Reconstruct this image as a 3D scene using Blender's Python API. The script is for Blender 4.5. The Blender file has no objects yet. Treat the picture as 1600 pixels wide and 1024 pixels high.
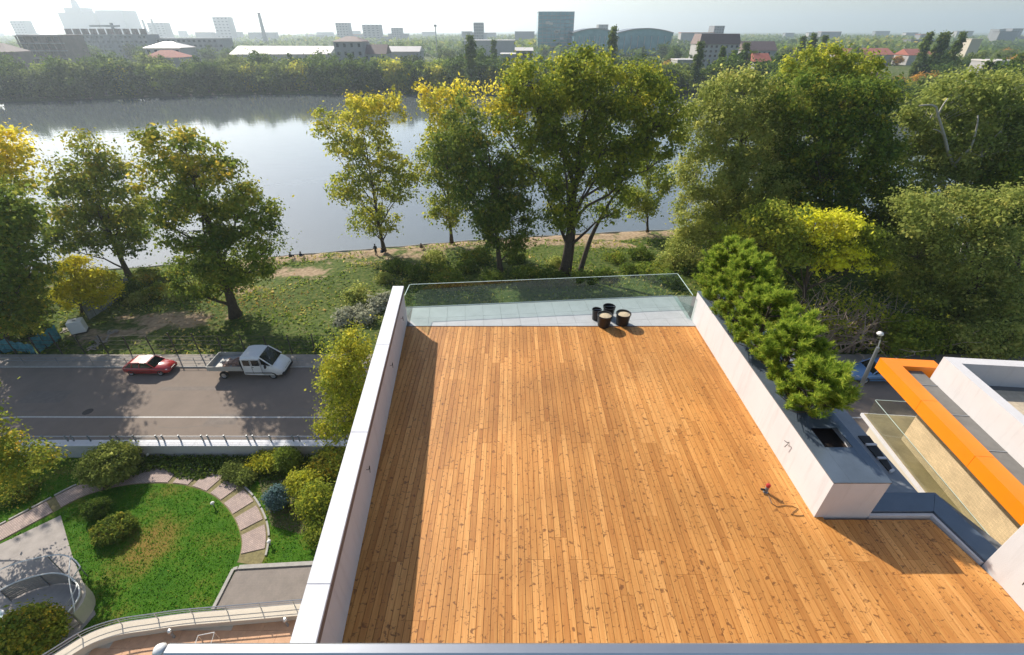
import bpy, bmesh, math, random
import numpy as np
from mathutils import Vector, Matrix
random.seed(7)
rng = np.random.default_rng(11)
S = bpy.context.scene
COL = S.collection
R = math.radians

# ------------------------------------------------------------------ camera, sky, sun, exposure
CAM_Z, PITCH, FPX = 23.0, R(33.0), 715.0
cd = bpy.data.cameras.new('camera'); cam = bpy.data.objects.new('camera', cd); COL.objects.link(cam)
cam.location = (0, 0, CAM_Z); cam.rotation_euler = (R(90) - PITCH, 0, 0)
cd.sensor_width = 36; cd.lens = FPX / 1600 * 36; cd.clip_start = 0.1; cd.clip_end = 20000
S.camera = cam
SUN = Vector((-0.65, 0.76, 0)).normalized() * math.cos(R(35)) + Vector((0, 0, math.sin(R(35))))
W = bpy.data.worlds.new('World'); S.world = W; W.use_nodes = True
wn = W.node_tree.nodes; wl = W.node_tree.links
sky = wn.new('ShaderNodeTexSky'); sky.sky_type = 'NISHITA'; sky.sun_disc = False
sky.sun_elevation = R(35); sky.sun_rotation = math.atan2(SUN.x, SUN.y)
sky.altitude = 80; sky.air_density = 1.0; sky.dust_density = 1.1; sky.ozone_density = 1.2
wl.new(sky.outputs[0], wn['Background'].inputs[0]); wn['Background'].inputs[1].default_value = 0.105
ld = bpy.data.lights.new('sun', 'SUN'); ld.energy = 4.9; ld.angle = R(0.55); ld.color = (1.0, 0.93, 0.82)
lo = bpy.data.objects.new('sun', ld); COL.objects.link(lo)
lo.rotation_euler = SUN.to_track_quat('Z', 'Y').to_euler(); lo.location = (-60, 70, 90)
S.view_settings.view_transform = 'Standard'; S.view_settings.look = 'None'
S.view_settings.exposure = 0.55; S.view_settings.gamma = 1.0
S.cycles.use_denoising = True
S.cycles.max_bounces = 8; S.cycles.transparent_max_bounces = 12; S.cycles.volume_bounces = 1
S.cycles.caustics_reflective = False; S.cycles.caustics_refractive = False

# ------------------------------------------------------------------ surveying helpers: sight lines of the photograph met with real planes
SP, CP = math.sin(PITCH), math.cos(PITCH)
def ray(px, py):
    v = (py - 512) / FPX; u = (px - 800) / FPX
    return u, CP - v * SP, -(SP + v * CP)
def at(px, py, z):
    u, dy, dz = ray(px, py); t = (z - CAM_Z) / dz
    return Vector((u * t, dy * t, z))
def aty(px, py, Y):
    u, dy, dz = ray(px, py); t = Y / dy
    return Vector((u * t, Y, CAM_Z + dz * t))

# ------------------------------------------------------------------ object helpers
def link(o): COL.objects.link(o); return o
def tag(o, label=None, cat=None, group=None, kind=None):
    if label: o['label'] = label
    if cat: o['category'] = cat
    if group: o['group'] = group
    if kind: o['kind'] = kind
    return o
def thing(name, label, cat, loc=(0, 0, 0), rz=0.0, group=None):
    o = link(bpy.data.objects.new(name, None)); o.empty_display_size = 0.3
    o.location = loc; o.rotation_euler = (0, 0, rz)
    return tag(o, label, cat, group)
def keep(o, parent):
    """parent o while its mesh stays in world coordinates"""
    o.parent = parent
    o.matrix_parent_inverse = (Matrix.Translation(parent.location) @ parent.rotation_euler.to_matrix().to_4x4()).inverted()
    return o
def copy_tree(o, parent=None):
    c = o.copy(); link(c)
    if parent: c.parent = parent
    for ch in [x for x in o.children]: copy_tree(ch, c)
    return c
class MB:
    def __init__(s): s.v = []; s.f = []; s.m = []; s.mi = 0; s.sm = False
    def add(s, vs, fs):
        n = len(s.v); s.v += [tuple(v) for v in vs]
        for f in fs: s.f.append([i + n for i in f]); s.m.append(s.mi)
        return s
    def box(s, a, b):
        x0, y0, z0 = a; x1, y1, z1 = b
        return s.add([(x0,y0,z0),(x1,y0,z0),(x1,y1,z0),(x0,y1,z0),(x0,y0,z1),(x1,y0,z1),(x1,y1,z1),(x0,y1,z1)],
                     [(3,2,1,0),(4,5,6,7),(0,1,5,4),(1,2,6,5),(2,3,7,6),(3,0,4,7)])
    def prism(s, poly, z0, z1):
        n = len(poly)
        area = sum(poly[i][0]*poly[(i+1)%n][1]-poly[(i+1)%n][0]*poly[i][1] for i in range(n))
        if area < 0: poly = poly[::-1]
        vs = [(p[0], p[1], z0) for p in poly] + [(p[0], p[1], z1) for p in poly]
        fs = [list(range(n))[::-1], list(range(n, 2*n))] + [(i, (i+1)%n, n+(i+1)%n, n+i) for i in range(n)]
        return s.add(vs, fs)
    def tube(s, pts, r, n=6, cap=True):
        pts = [Vector(p) for p in pts]; rs = r if hasattr(r, '__len__') else [r]*len(pts)
        vs = []; 
        for i, p in enumerate(pts):
            d = (pts[min(i+1, len(pts)-1)] - pts[max(i-1, 0)])
            if d.length < 1e-9: d = Vector((0,0,1))
            d.normalize(); a = d.orthogonal().normalized() if i == 0 else (pa - d * pa.dot(d))
            if a.length < 1e-6: a = d.orthogonal()
            a.normalize(); pa = a; b = d.cross(a)
            for k in range(n):
                t = 2*math.pi*k/n; vs.append(p + (a*math.cos(t) + b*math.sin(t)) * rs[i])
        fs = []
        for i in range(len(pts)-1):
            for k in range(n):
                fs.append((i*n+k, i*n+(k+1)%n, (i+1)*n+(k+1)%n, (i+1)*n+k))
        if cap: fs += [list(range(n))[::-1], list(range((len(pts)-1)*n, len(pts)*n))]
        return s.add(vs, fs)
    def lathe(s, prof, n=16, c=(0, 0, 0), ax='z'):
        vs = []
        for (r, z) in prof:
            for k in range(n):
                t = 2*math.pi*k/n; x, y = r*math.cos(t), r*math.sin(t)
                vs.append((c[0]+x, c[1]+y, c[2]+z) if ax == 'z' else (c[0]+x, c[1]+z, c[2]+y))
        fs = []
        for i in range(len(prof)-1):
            for k in range(n):
                q = (i*n+k, i*n+(k+1)%n, (i+1)*n+(k+1)%n, (i+1)*n+k)
                fs.append(q if ax == 'z' else q[::-1])
        return s.add(vs, fs)
    def loft(s, secs, cap=True):
        n = len(secs[0]); vs = [p for q in secs for p in q]; fs = []
        for i in range(len(secs)-1):
            for k in range(n): fs.append((i*n+k, i*n+(k+1)%n, (i+1)*n+(k+1)%n, (i+1)*n+k))
        if cap: fs += [list(range(n))[::-1], list(range((len(secs)-1)*n, len(secs)*n))]
        return s.add(vs, fs)
    def mesh(s, name, mats, smooth=False):
        me = bpy.data.meshes.new(name); me.from_pydata(s.v, [], s.f)
        for m in (mats if isinstance(mats, (list, tuple)) else [mats]): me.materials.append(m)
        if any(s.m): me.polygons.foreach_set('material_index', s.m)
        if smooth: me.polygons.foreach_set('use_smooth', [True]*len(s.f))
        me.update(); return me
    def build(s, name, mats, parent=None, smooth=False, world=True, bevel=0, recalc=False):
        me = s.mesh(name, mats, smooth)
        if recalc or bevel:
            bm = bmesh.new(); bm.from_mesh(me); bmesh.ops.recalc_face_normals(bm, faces=bm.faces)
            if bevel: bmesh.ops.bevel(bm, geom=[e for e in bm.edges if e.calc_face_angle(0) > 0.5], offset=bevel, segments=1, affect='EDGES')
            bm.to_mesh(me); bm.free()
        o = link(bpy.data.objects.new(name, me))
        if parent:
            if world: keep(o, parent)
            else: o.parent = parent
        return o
def qmesh(name, V, mats, attr=None, per=4):
    """fast mesh of separate quads from an (N*4,3) array"""
    me = bpy.data.meshes.new(name); n = len(V)//per
    me.vertices.add(len(V)); me.vertices.foreach_set('co', V.astype(np.float32).ravel())
    me.loops.add(len(V)); me.loops.foreach_set('vertex_index', np.arange(len(V), dtype=np.int32))
    me.polygons.add(n); me.polygons.foreach_set('loop_start', np.arange(0, len(V), per, dtype=np.int32))
    me.polygons.foreach_set('loop_total', np.full(n, per, dtype=np.int32))
    for m in (mats if isinstance(mats, (list, tuple)) else [mats]): me.materials.append(m)
    if attr is not None:
        a = me.attributes.new('tint', 'FLOAT', 'POINT'); a.data.foreach_set('value', np.repeat(attr, per).astype(np.float32))
    me.update(calc_edges=True); return me
ONES = ['first','second','third','fourth','fifth','sixth','seventh','eighth','ninth','tenth','eleventh','twelfth','thirteenth','fourteenth','fifteenth','sixteenth','seventeenth','eighteenth','nineteenth']
TENS = {2:('twenty','twentieth'),3:('thirty','thirtieth'),4:('forty','fortieth'),5:('fifty','fiftieth'),6:('sixty','sixtieth'),7:('seventy','seventieth'),8:('eighty','eightieth'),9:('ninety','ninetieth')}
def ordinal(n):
    if n < 20: return ONES[n-1]
    if n >= 100: return 'hundred-and-' + ordinal(n-100) if n > 100 else 'hundredth'
    t, o = divmod(n, 10)
    return TENS[t][1] if o == 0 else TENS[t][0] + '-' + ONES[o-1]

# ------------------------------------------------------------------ materials
def nodes(name):
    m = bpy.data.materials.new(name); m.use_nodes = True
    return m, m.node_tree.nodes, m.node_tree.links, m.node_tree.nodes['Principled BSDF']
def C4(c): return (c[0], c[1], c[2], 1)
def flat(name, c, rough=0.6, metal=0.0, var=0.12, scale=3.0, bump=0.0, bscale=40, c2=None, spec=0.5, coat=0.0, streak=0.0):
    """procedural paint or mineral surface: two tones mixed by noise, fine relief"""
    m, n, l, b = nodes(name)
    tc = n.new('ShaderNodeNewGeometry')
    nz = n.new('ShaderNodeTexNoise'); nz.inputs['Scale'].default_value = scale; nz.inputs['Detail'].default_value = 6; nz.inputs['Roughness'].default_value = 0.65
    l.new(tc.outputs['Position'], nz.inputs['Vector'])
    cr = n.new('ShaderNodeValToRGB'); cr.color_ramp.elements[0].position = 0.3; cr.color_ramp.elements[1].position = 0.72
    cr.color_ramp.elements[0].color = C4([x*(1-var) for x in c]); cr.color_ramp.elements[1].color = C4(c2 or [min(1, x*(1+var)) for x in c])
    l.new(nz.outputs['Fac'], cr.inputs[0]); l.new(cr.outputs[0], b.inputs['Base Color'])
    if streak:   # rain streaks, grime and hairline patches
        mp = n.new('ShaderNodeMapping'); mp.inputs['Scale'].default_value = (5.0, 5.0, 0.5); l.new(tc.outputs['Position'], mp.inputs[0])
        sn = n.new('ShaderNodeTexNoise'); sn.inputs['Scale'].default_value = 1.0; sn.inputs['Detail'].default_value = 8; sn.inputs['Roughness'].default_value = 0.7; l.new(mp.outputs[0], sn.inputs['Vector'])
        mr = n.new('ShaderNodeMapRange'); mr.inputs[1].default_value = 0.52; mr.inputs[2].default_value = 0.8; mr.inputs[3].default_value = 0.0; mr.inputs[4].default_value = streak*2; l.new(sn.outputs['Fac'], mr.inputs[0])
        mx = n.new('ShaderNodeMix'); mx.data_type = 'RGBA'; l.new(mr.outputs[0], mx.inputs[0]); l.new(cr.outputs[0], mx.inputs[6]); mx.inputs[7].default_value = C4([c[0]*.62, c[1]*.58, c[2]*.55]); l.new(mx.outputs[2], b.inputs['Base Color'])
    b.inputs['Roughness'].default_value = rough; b.inputs['Metallic'].default_value = metal
    b.inputs['Specular IOR Level'].default_value = spec; b.inputs['Coat Weight'].default_value = coat
    if bump:
        nb = n.new('ShaderNodeTexNoise'); nb.inputs['Scale'].default_value = bscale; nb.inputs['Detail'].default_value = 4
        l.new(tc.outputs['Position'], nb.inputs['Vector'])
        bp = n.new('ShaderNodeBump'); bp.inputs['Strength'].default_value = bump; bp.inputs['Distance'].default_value = 0.02
        l.new(nb.outputs['Fac'], bp.inputs['Height']); l.new(bp.outputs[0], b.inputs['Normal'])
    return m
LEAF = 2.5
def leafmat(name, cols, trans=0.45):
    """leaf blade: colour runs over the tree's own leaf tints, light passes through"""
    m, n, l, b = nodes(name); n.remove(b)
    a = n.new('ShaderNodeAttribute'); a.attribute_name = 'tint'
    cr = n.new('ShaderNodeValToRGB'); e = cr.color_ramp.elements
    while len(e) < len(cols): e.new(0.5)
    for i, c in enumerate(cols): e[i].position = i/(len(cols)-1); e[i].color = C4([min(.8, x*LEAF*k_) for x, k_ in zip(c, (1.06, 0.96, 1.0))])
    l.new(a.outputs['Fac'], cr.inputs[0])
    d = n.new('ShaderNodeBsdfDiffuse'); t = n.new('ShaderNodeBsdfTranslucent'); mx = n.new('ShaderNodeMixShader')
    hs = n.new('ShaderNodeHueSaturation'); hs.inputs['Saturation'].default_value = 0.95; hs.inputs['Value'].default_value = 1.25
    l.new(cr.outputs[0], d.inputs[0]); l.new(cr.outputs[0], hs.inputs['Color']); l.new(hs.outputs[0], t.inputs[0])
    mx.inputs[0].default_value = trans; l.new(d.outputs[0], mx.inputs[1]); l.new(t.outputs[0], mx.inputs[2])
    l.new(mx.outputs[0], n['Material Output'].inputs[0]); return m
def mathn(n, l, op, a, b=None, c=None):
    k = n.new('ShaderNodeMath'); k.operation = op
    for i, x in enumerate((a, b, c)):
        if x is None: continue
        if isinstance(x, (int, float)): k.inputs[i].default_value = x
        else: l.new(x, k.inputs[i])
    return k.outputs[0]
def glassmat(name, tint=(0.86, 0.93, 0.90), ior=1.5):
    m, n, l, b = nodes(name); n.remove(b)
    t = n.new('ShaderNodeBsdfTransparent'); t.inputs[0].default_value = C4(tint)
    g = n.new('ShaderNodeBsdfGlossy'); g.inputs['Roughness'].default_value = 0.02
    f = n.new('ShaderNodeLayerWeight'); f.inputs[0].default_value = 0.5
    fr = mathn(n, l, 'MULTIPLY_ADD', mathn(n, l, 'POWER', f.outputs['Facing'], 4.0), 0.9, 0.045)
    mx = n.new('ShaderNodeMixShader'); l.new(fr, mx.inputs[0]); l.new(t.outputs[0], mx.inputs[1]); l.new(g.outputs[0], mx.inputs[2])
    l.new(mx.outputs[0], n['Material Output'].inputs[0]); return m
PLANK = 0.115
def woodmat():
    m, n, l, b = nodes('larch_decking')
    g = n.new('ShaderNodeNewGeometry'); s = n.new('ShaderNodeSeparateXYZ'); l.new(g.outputs['Position'], s.inputs[0])
    col = mathn(n, l, 'FLOOR', mathn(n, l, 'DIVIDE', s.outputs[0], PLANK))
    oi = n.new('ShaderNodeObjectInfo')
    cv = n.new('ShaderNodeCombineXYZ'); l.new(col, cv.inputs[0]); l.new(mathn(n, l, 'MULTIPLY', oi.outputs['Random'], 91.0), cv.inputs[1])
    wnz = n.new('ShaderNodeTexWhiteNoise'); wnz.noise_dimensions = '2D'; l.new(cv.outputs[0], wnz.inputs['Vector'])
    off = mathn(n, l, 'MULTIPLY', wnz.outputs['Value'], 37.0)
    yy = mathn(n, l, 'ADD', s.outputs[1], off)
    # long grain
    gv = n.new('ShaderNodeCombineXYZ'); l.new(mathn(n, l, 'MULTIPLY', s.outputs[0], 34.0), gv.inputs[0]); l.new(mathn(n, l, 'MULTIPLY', yy, 1.3), gv.inputs[1])
    gr = n.new('ShaderNodeTexNoise'); gr.inputs['Scale'].default_value = 1.0; gr.inputs['Detail'].default_value = 5; l.new(gv.outputs[0], gr.inputs['Vector'])
    cr = n.new('ShaderNodeValToRGB'); e = cr.color_ramp.elements
    e[0].position = 0.25; e[0].color = (0.45, 0.175, 0.038, 1); e[1].position = 0.75; e[1].color = (0.60, 0.300, 0.088, 1)
    l.new(gr.outputs['Fac'], cr.inputs[0])
    # tone of each board; its pale end also paints in shiny highlights
    tone = n.new('ShaderNodeValToRGB'); te = tone.color_ramp.elements
    te[0].position = 0; te[0].color = (0.78, 0.70, 0.60, 1); te[1].position = 1; te[1].color = (1.22, 1.28, 1.40, 1)
    x1 = te.new(0.35); x1.color = (0.95, 0.92, 0.86, 1); x2 = te.new(0.7); x2.color = (1.0, 0.97, 0.90, 1)
    sc = n.new('ShaderNodeSeparateColor'); l.new(wnz.outputs['Color'], sc.inputs[0]); l.new(sc.outputs[1], tone.inputs[0])
    mul = n.new('ShaderNodeMix'); mul.data_type = 'RGBA'; mul.blend_type = 'MULTIPLY'; mul.inputs[0].default_value = 1
    l.new(cr.outputs[0], mul.inputs[6]); l.new(tone.outputs[0], mul.inputs[7])
    # knots, crossing part of a board
    kv = n.new('ShaderNodeCombineXYZ'); l.new(mathn(n, l, 'MULTIPLY', mathn(n, l, 'ADD', s.outputs[0], mathn(n, l, 'MULTIPLY', off, 3.1)), 8.2), kv.inputs[0]); l.new(mathn(n, l, 'MULTIPLY', yy, 12.0), kv.inputs[1])
    kn = n.new('ShaderNodeTexNoise'); kn.inputs['Scale'].default_value = 1.25; kn.inputs['Detail'].default_value = 3.5; kn.inputs['Roughness'].default_value = 0.55; kn.inputs['Distortion'].default_value = 0.9; l.new(kv.outputs[0], kn.inputs['Vector'])
    kr = n.new('ShaderNodeMapRange'); kr.inputs[1].default_value = 0.585; kr.inputs[2].default_value = 0.655; kr.inputs[3].default_value = 0.0; kr.inputs[4].default_value = 0.8; l.new(kn.outputs['Fac'], kr.inputs[0])
    kf = kr.outputs[0]
    mk = n.new('ShaderNodeMix'); mk.data_type = 'RGBA'; l.new(kf, mk.inputs[0]); l.new(mul.outputs[2], mk.inputs[6]); mk.inputs[7].default_value = (0.13, 0.045, 0.012, 1)
    # weathering in broad patches
    wx = n.new('ShaderNodeTexNoise'); wx.inputs['Scale'].default_value = 0.55; wx.inputs['Detail'].default_value = 5; l.new(g.outputs['Position'], wx.inputs['Vector'])
    wr = n.new('ShaderNodeMapRange'); wr.inputs[1].default_value = 0.35; wr.inputs[2].default_value = 0.7; wr.inputs[3].default_value = 0.82; wr.inputs[4].default_value = 1.08; l.new(wx.outputs['Fac'], wr.inputs[0])
    fin = n.new('ShaderNodeMix'); fin.data_type = 'RGBA'; fin.blend_type = 'MULTIPLY'; fin.inputs[0].default_value = 1
    l.new(mk.outputs[2], fin.inputs[6]); l.new(wr.outputs[0], fin.inputs[7])
    l.new(fin.outputs[2], b.inputs['Base Color']); b.inputs['Roughness'].default_value = 0.55; b.inputs['Specular IOR Level'].default_value = 0.35
    bp = n.new('ShaderNodeBump'); bp.inputs['Strength'].default_value = 0.35; bp.inputs['Distance'].default_value = 0.004; l.new(gr.outputs['Fac'], bp.inputs['Height']); l.new(bp.outputs[0], b.inputs['Normal'])
    return m
def groundmat():
    m, n, l, b = nodes('bank_soil_and_weeds')
    g = n.new('ShaderNodeNewGeometry'); a = n.new('ShaderNodeAttribute'); a.attribute_name = 'dirt'
    n1 = n.new('ShaderNodeTexNoise'); n1.inputs['Scale'].default_value = 0.35; n1.inputs['Detail'].default_value = 9; n1.inputs['Roughness'].default_value = 0.7; l.new(g.outputs['Position'], n1.inputs['Vector'])
    n2 = n.new('ShaderNodeTexNoise'); n2.inputs['Scale'].default_value = 2.6; n2.inputs['Detail'].default_value = 6; l.new(g.outputs['Position'], n2.inputs['Vector'])
    gc = n.new('ShaderNodeValToRGB'); e = gc.color_ramp.elements; e[0].position = 0.3; e[0].color = (0.035, 0.055, 0.014, 1); e[1].position = 0.75; e[1].color = (0.16, 0.15, 0.055, 1); k = e.new(0.5); k.color = (0.075, 0.11, 0.022, 1)
    l.new(n2.outputs['Fac'], gc.inputs[0])
    dc = n.new('ShaderNodeValToRGB'); e = dc.color_ramp.elements; e[0].position = 0.3; e[0].color = (0.22, 0.155, 0.095, 1); e[1].position = 0.75; e[1].color = (0.44, 0.33, 0.22, 1)
    l.new(n2.outputs['Fac'], dc.inputs[0])
    f = mathn(n, l, 'ADD', a.outputs['Fac'], mathn(n, l, 'MULTIPLY', mathn(n, l, 'SUBTRACT', n1.outputs['Fac'], 0.5), 2.2))
    mr = n.new('ShaderNodeMapRange'); mr.inputs[1].default_value = 0.4; mr.inputs[2].default_value = 0.62; l.new(f, mr.inputs[0])
    mx = n.new('ShaderNodeMix'); mx.data_type = 'RGBA'; l.new(mr.outputs[0], mx.inputs[0]); l.new(gc.outputs[0], mx.inputs[6]); l.new(dc.outputs[0], mx.inputs[7])
    l.new(mx.outputs[2], b.inputs['Base Color']); b.inputs['Roughness'].default_value = 0.95; b.inputs['Specular IOR Level'].default_value = 0.1
    bp = n.new('ShaderNodeBump'); bp.inputs['Strength'].default_value = 0.8; bp.inputs['Distance'].default_value = 0.15; l.new(n2.outputs['Fac'], bp.inputs['Height']); l.new(bp.outputs[0], b.inputs['Normal'])
    return m
def lawnmat():
    m, n, l, b = nodes('mown_lawn')
    g = n.new('ShaderNodeNewGeometry')
    n1 = n.new('ShaderNodeTexNoise'); n1.inputs['Scale'].default_value = 0.42; n1.inputs['Detail'].default_value = 9; n1.inputs['Roughness'].default_value = 0.68; l.new(g.outputs['Position'], n1.inputs['Vector'])
    n2 = n.new('ShaderNodeTexNoise'); n2.inputs['Scale'].default_value = 14; n2.inputs['Detail'].default_value = 5; l.new(g.outputs['Position'], n2.inputs['Vector'])
    cr = n.new('ShaderNodeValToRGB'); e = cr.color_ramp.elements
    e[0].position = 0.30; e[0].color = (0.035, 0.115, 0.006, 1); e[1].position = 0.80; e[1].color = (0.25, 0.16, 0.04, 1)
    k = e.new(0.52); k.color = (0.062, 0.155, 0.008, 1); k = e.new(0.64); k.color = (0.14, 0.155, 0.02, 1)
    f = mathn(n, l, 'ADD', n1.outputs['Fac'], mathn(n, l, 'MULTIPLY', mathn(n, l, 'SUBTRACT', n2.outputs['Fac'], 0.5), 0.36))
    for (px_, py_, rad, amt) in ((228, 848, 2.6, .22), (255, 768, 2.0, .10), (40, 760, 3.0, .14), (150, 800, 1.6, .10), (330, 930, 1.5, .08)):   # worn dry patches
        c_ = at(px_, py_, -1.1); vd = n.new('ShaderNodeVectorMath'); vd.operation = 'DISTANCE'; l.new(g.outputs['Position'], vd.inputs[0]); vd.inputs[1].default_value = tuple(c_)
        mr = n.new('ShaderNodeMapRange'); mr.inputs[1].default_value = 0; mr.inputs[2].default_value = rad; mr.inputs[3].default_value = amt; mr.inputs[4].default_value = 0; l.new(vd.outputs['Value'], mr.inputs[0])
        f = mathn(n, l, 'ADD', f, mr.outputs[0])
    l.new(f, cr.inputs[0]); l.new(cr.outputs[0], b.inputs['Base Color']); b.inputs['Roughness'].default_value = 0.9; b.inputs['Specular IOR Level'].default_value = 0.15
    n3 = n.new('ShaderNodeTexNoise'); n3.inputs['Scale'].default_value = 30; n3.inputs['Detail'].default_value = 3; l.new(g.outputs['Position'], n3.inputs['Vector'])
    bp = n.new('ShaderNodeBump'); bp.inputs['Strength'].default_value = 0.9; bp.inputs['Distance'].default_value = 0.05; l.new(n3.outputs['Fac'], bp.inputs['Height']); l.new(bp.outputs[0], b.inputs['Normal'])
    return m
def watermat():
    m, n, l, b = nodes('lake_water')
    b.inputs['Base Color'].default_value = (0.125, 0.145, 0.15, 1); b.inputs['Roughness'].default_value = 0.05; b.inputs['IOR'].default_value = 1.40; b.inputs['Specular IOR Level'].default_value = 1.0
    g = n.new('ShaderNodeNewGeometry'); mp = n.new('ShaderNodeMapping'); mp.inputs['Scale'].default_value = (0.25, 0.6, 1); l.new(g.outputs['Position'], mp.inputs[0])
    n1 = n.new('ShaderNodeTexNoise'); n1.inputs['Scale'].default_value = 1.0; n1.inputs['Detail'].default_value = 3; l.new(mp.outputs[0], n1.inputs['Vector'])
    bp = n.new('ShaderNodeBump'); bp.inputs['Strength'].default_value = 0.06; bp.inputs['Distance'].default_value = 0.3; l.new(n1.outputs['Fac'], bp.inputs['Height']); l.new(bp.outputs[0], b.inputs['Normal'])
    return m
def brickmat(name, c1, c2, mortar, scale, bw=0.5, rh=0.25, rot=0.0, vertical=False, rough=0.8):
    m, n, l, b = nodes(name)
    g = n.new('ShaderNodeNewGeometry'); mp = n.new('ShaderNodeMapping'); mp.inputs['Rotation'].default_value = (0, 0, rot)
    if vertical:
        sp = n.new('ShaderNodeSeparateXYZ'); cb_ = n.new('ShaderNodeCombineXYZ'); l.new(g.outputs['Position'], sp.inputs[0]); l.new(mathn(n, l, 'ADD', sp.outputs[0], sp.outputs[1]), cb_.inputs[0]); l.new(sp.outputs[2], cb_.inputs[1]); l.new(cb_.outputs[0], mp.inputs[0])
    else: l.new(g.outputs['Position'], mp.inputs[0])
    br = n.new('ShaderNodeTexBrick'); br.inputs['Scale'].default_value = scale; br.inputs['Color1'].default_value = C4(c1); br.inputs['Color2'].default_value = C4(c2); br.inputs['Mortar'].default_value = C4(mortar)
    br.inputs['Brick Width'].default_value = bw; br.inputs['Row Height'].default_value = rh; br.inputs['Mortar Size'].default_value = 0.015
    l.new(mp.outputs[0], br.inputs['Vector'])
    nz = n.new('ShaderNodeTexNoise'); nz.inputs['Scale'].default_value = 1.7; nz.inputs['Detail'].default_value = 6; l.new(g.outputs['Position'], nz.inputs['Vector'])
    mr = n.new('ShaderNodeMapRange'); mr.inputs[3].default_value = 0.72; mr.inputs[4].default_value = 1.2; l.new(nz.outputs['Fac'], mr.inputs[0])
    mx = n.new('ShaderNodeMix'); mx.data_type = 'RGBA'; mx.blend_type = 'MULTIPLY'; mx.inputs[0].default_value = 1; l.new(br.outputs['Color'], mx.inputs[6]); l.new(mr.outputs[0], mx.inputs[7])
    l.new(mx.outputs[2], b.inputs['Base Color']); b.inputs['Roughness'].default_value = rough
    bp = n.new('ShaderNodeBump'); bp.inputs['Strength'].default_value = 0.4; bp.inputs['Distance'].default_value = 0.01; bp.invert = True; l.new(br.outputs['Fac'], bp.inputs['Height']); l.new(bp.outputs[0], b.inputs['Normal'])
    return m
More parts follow.
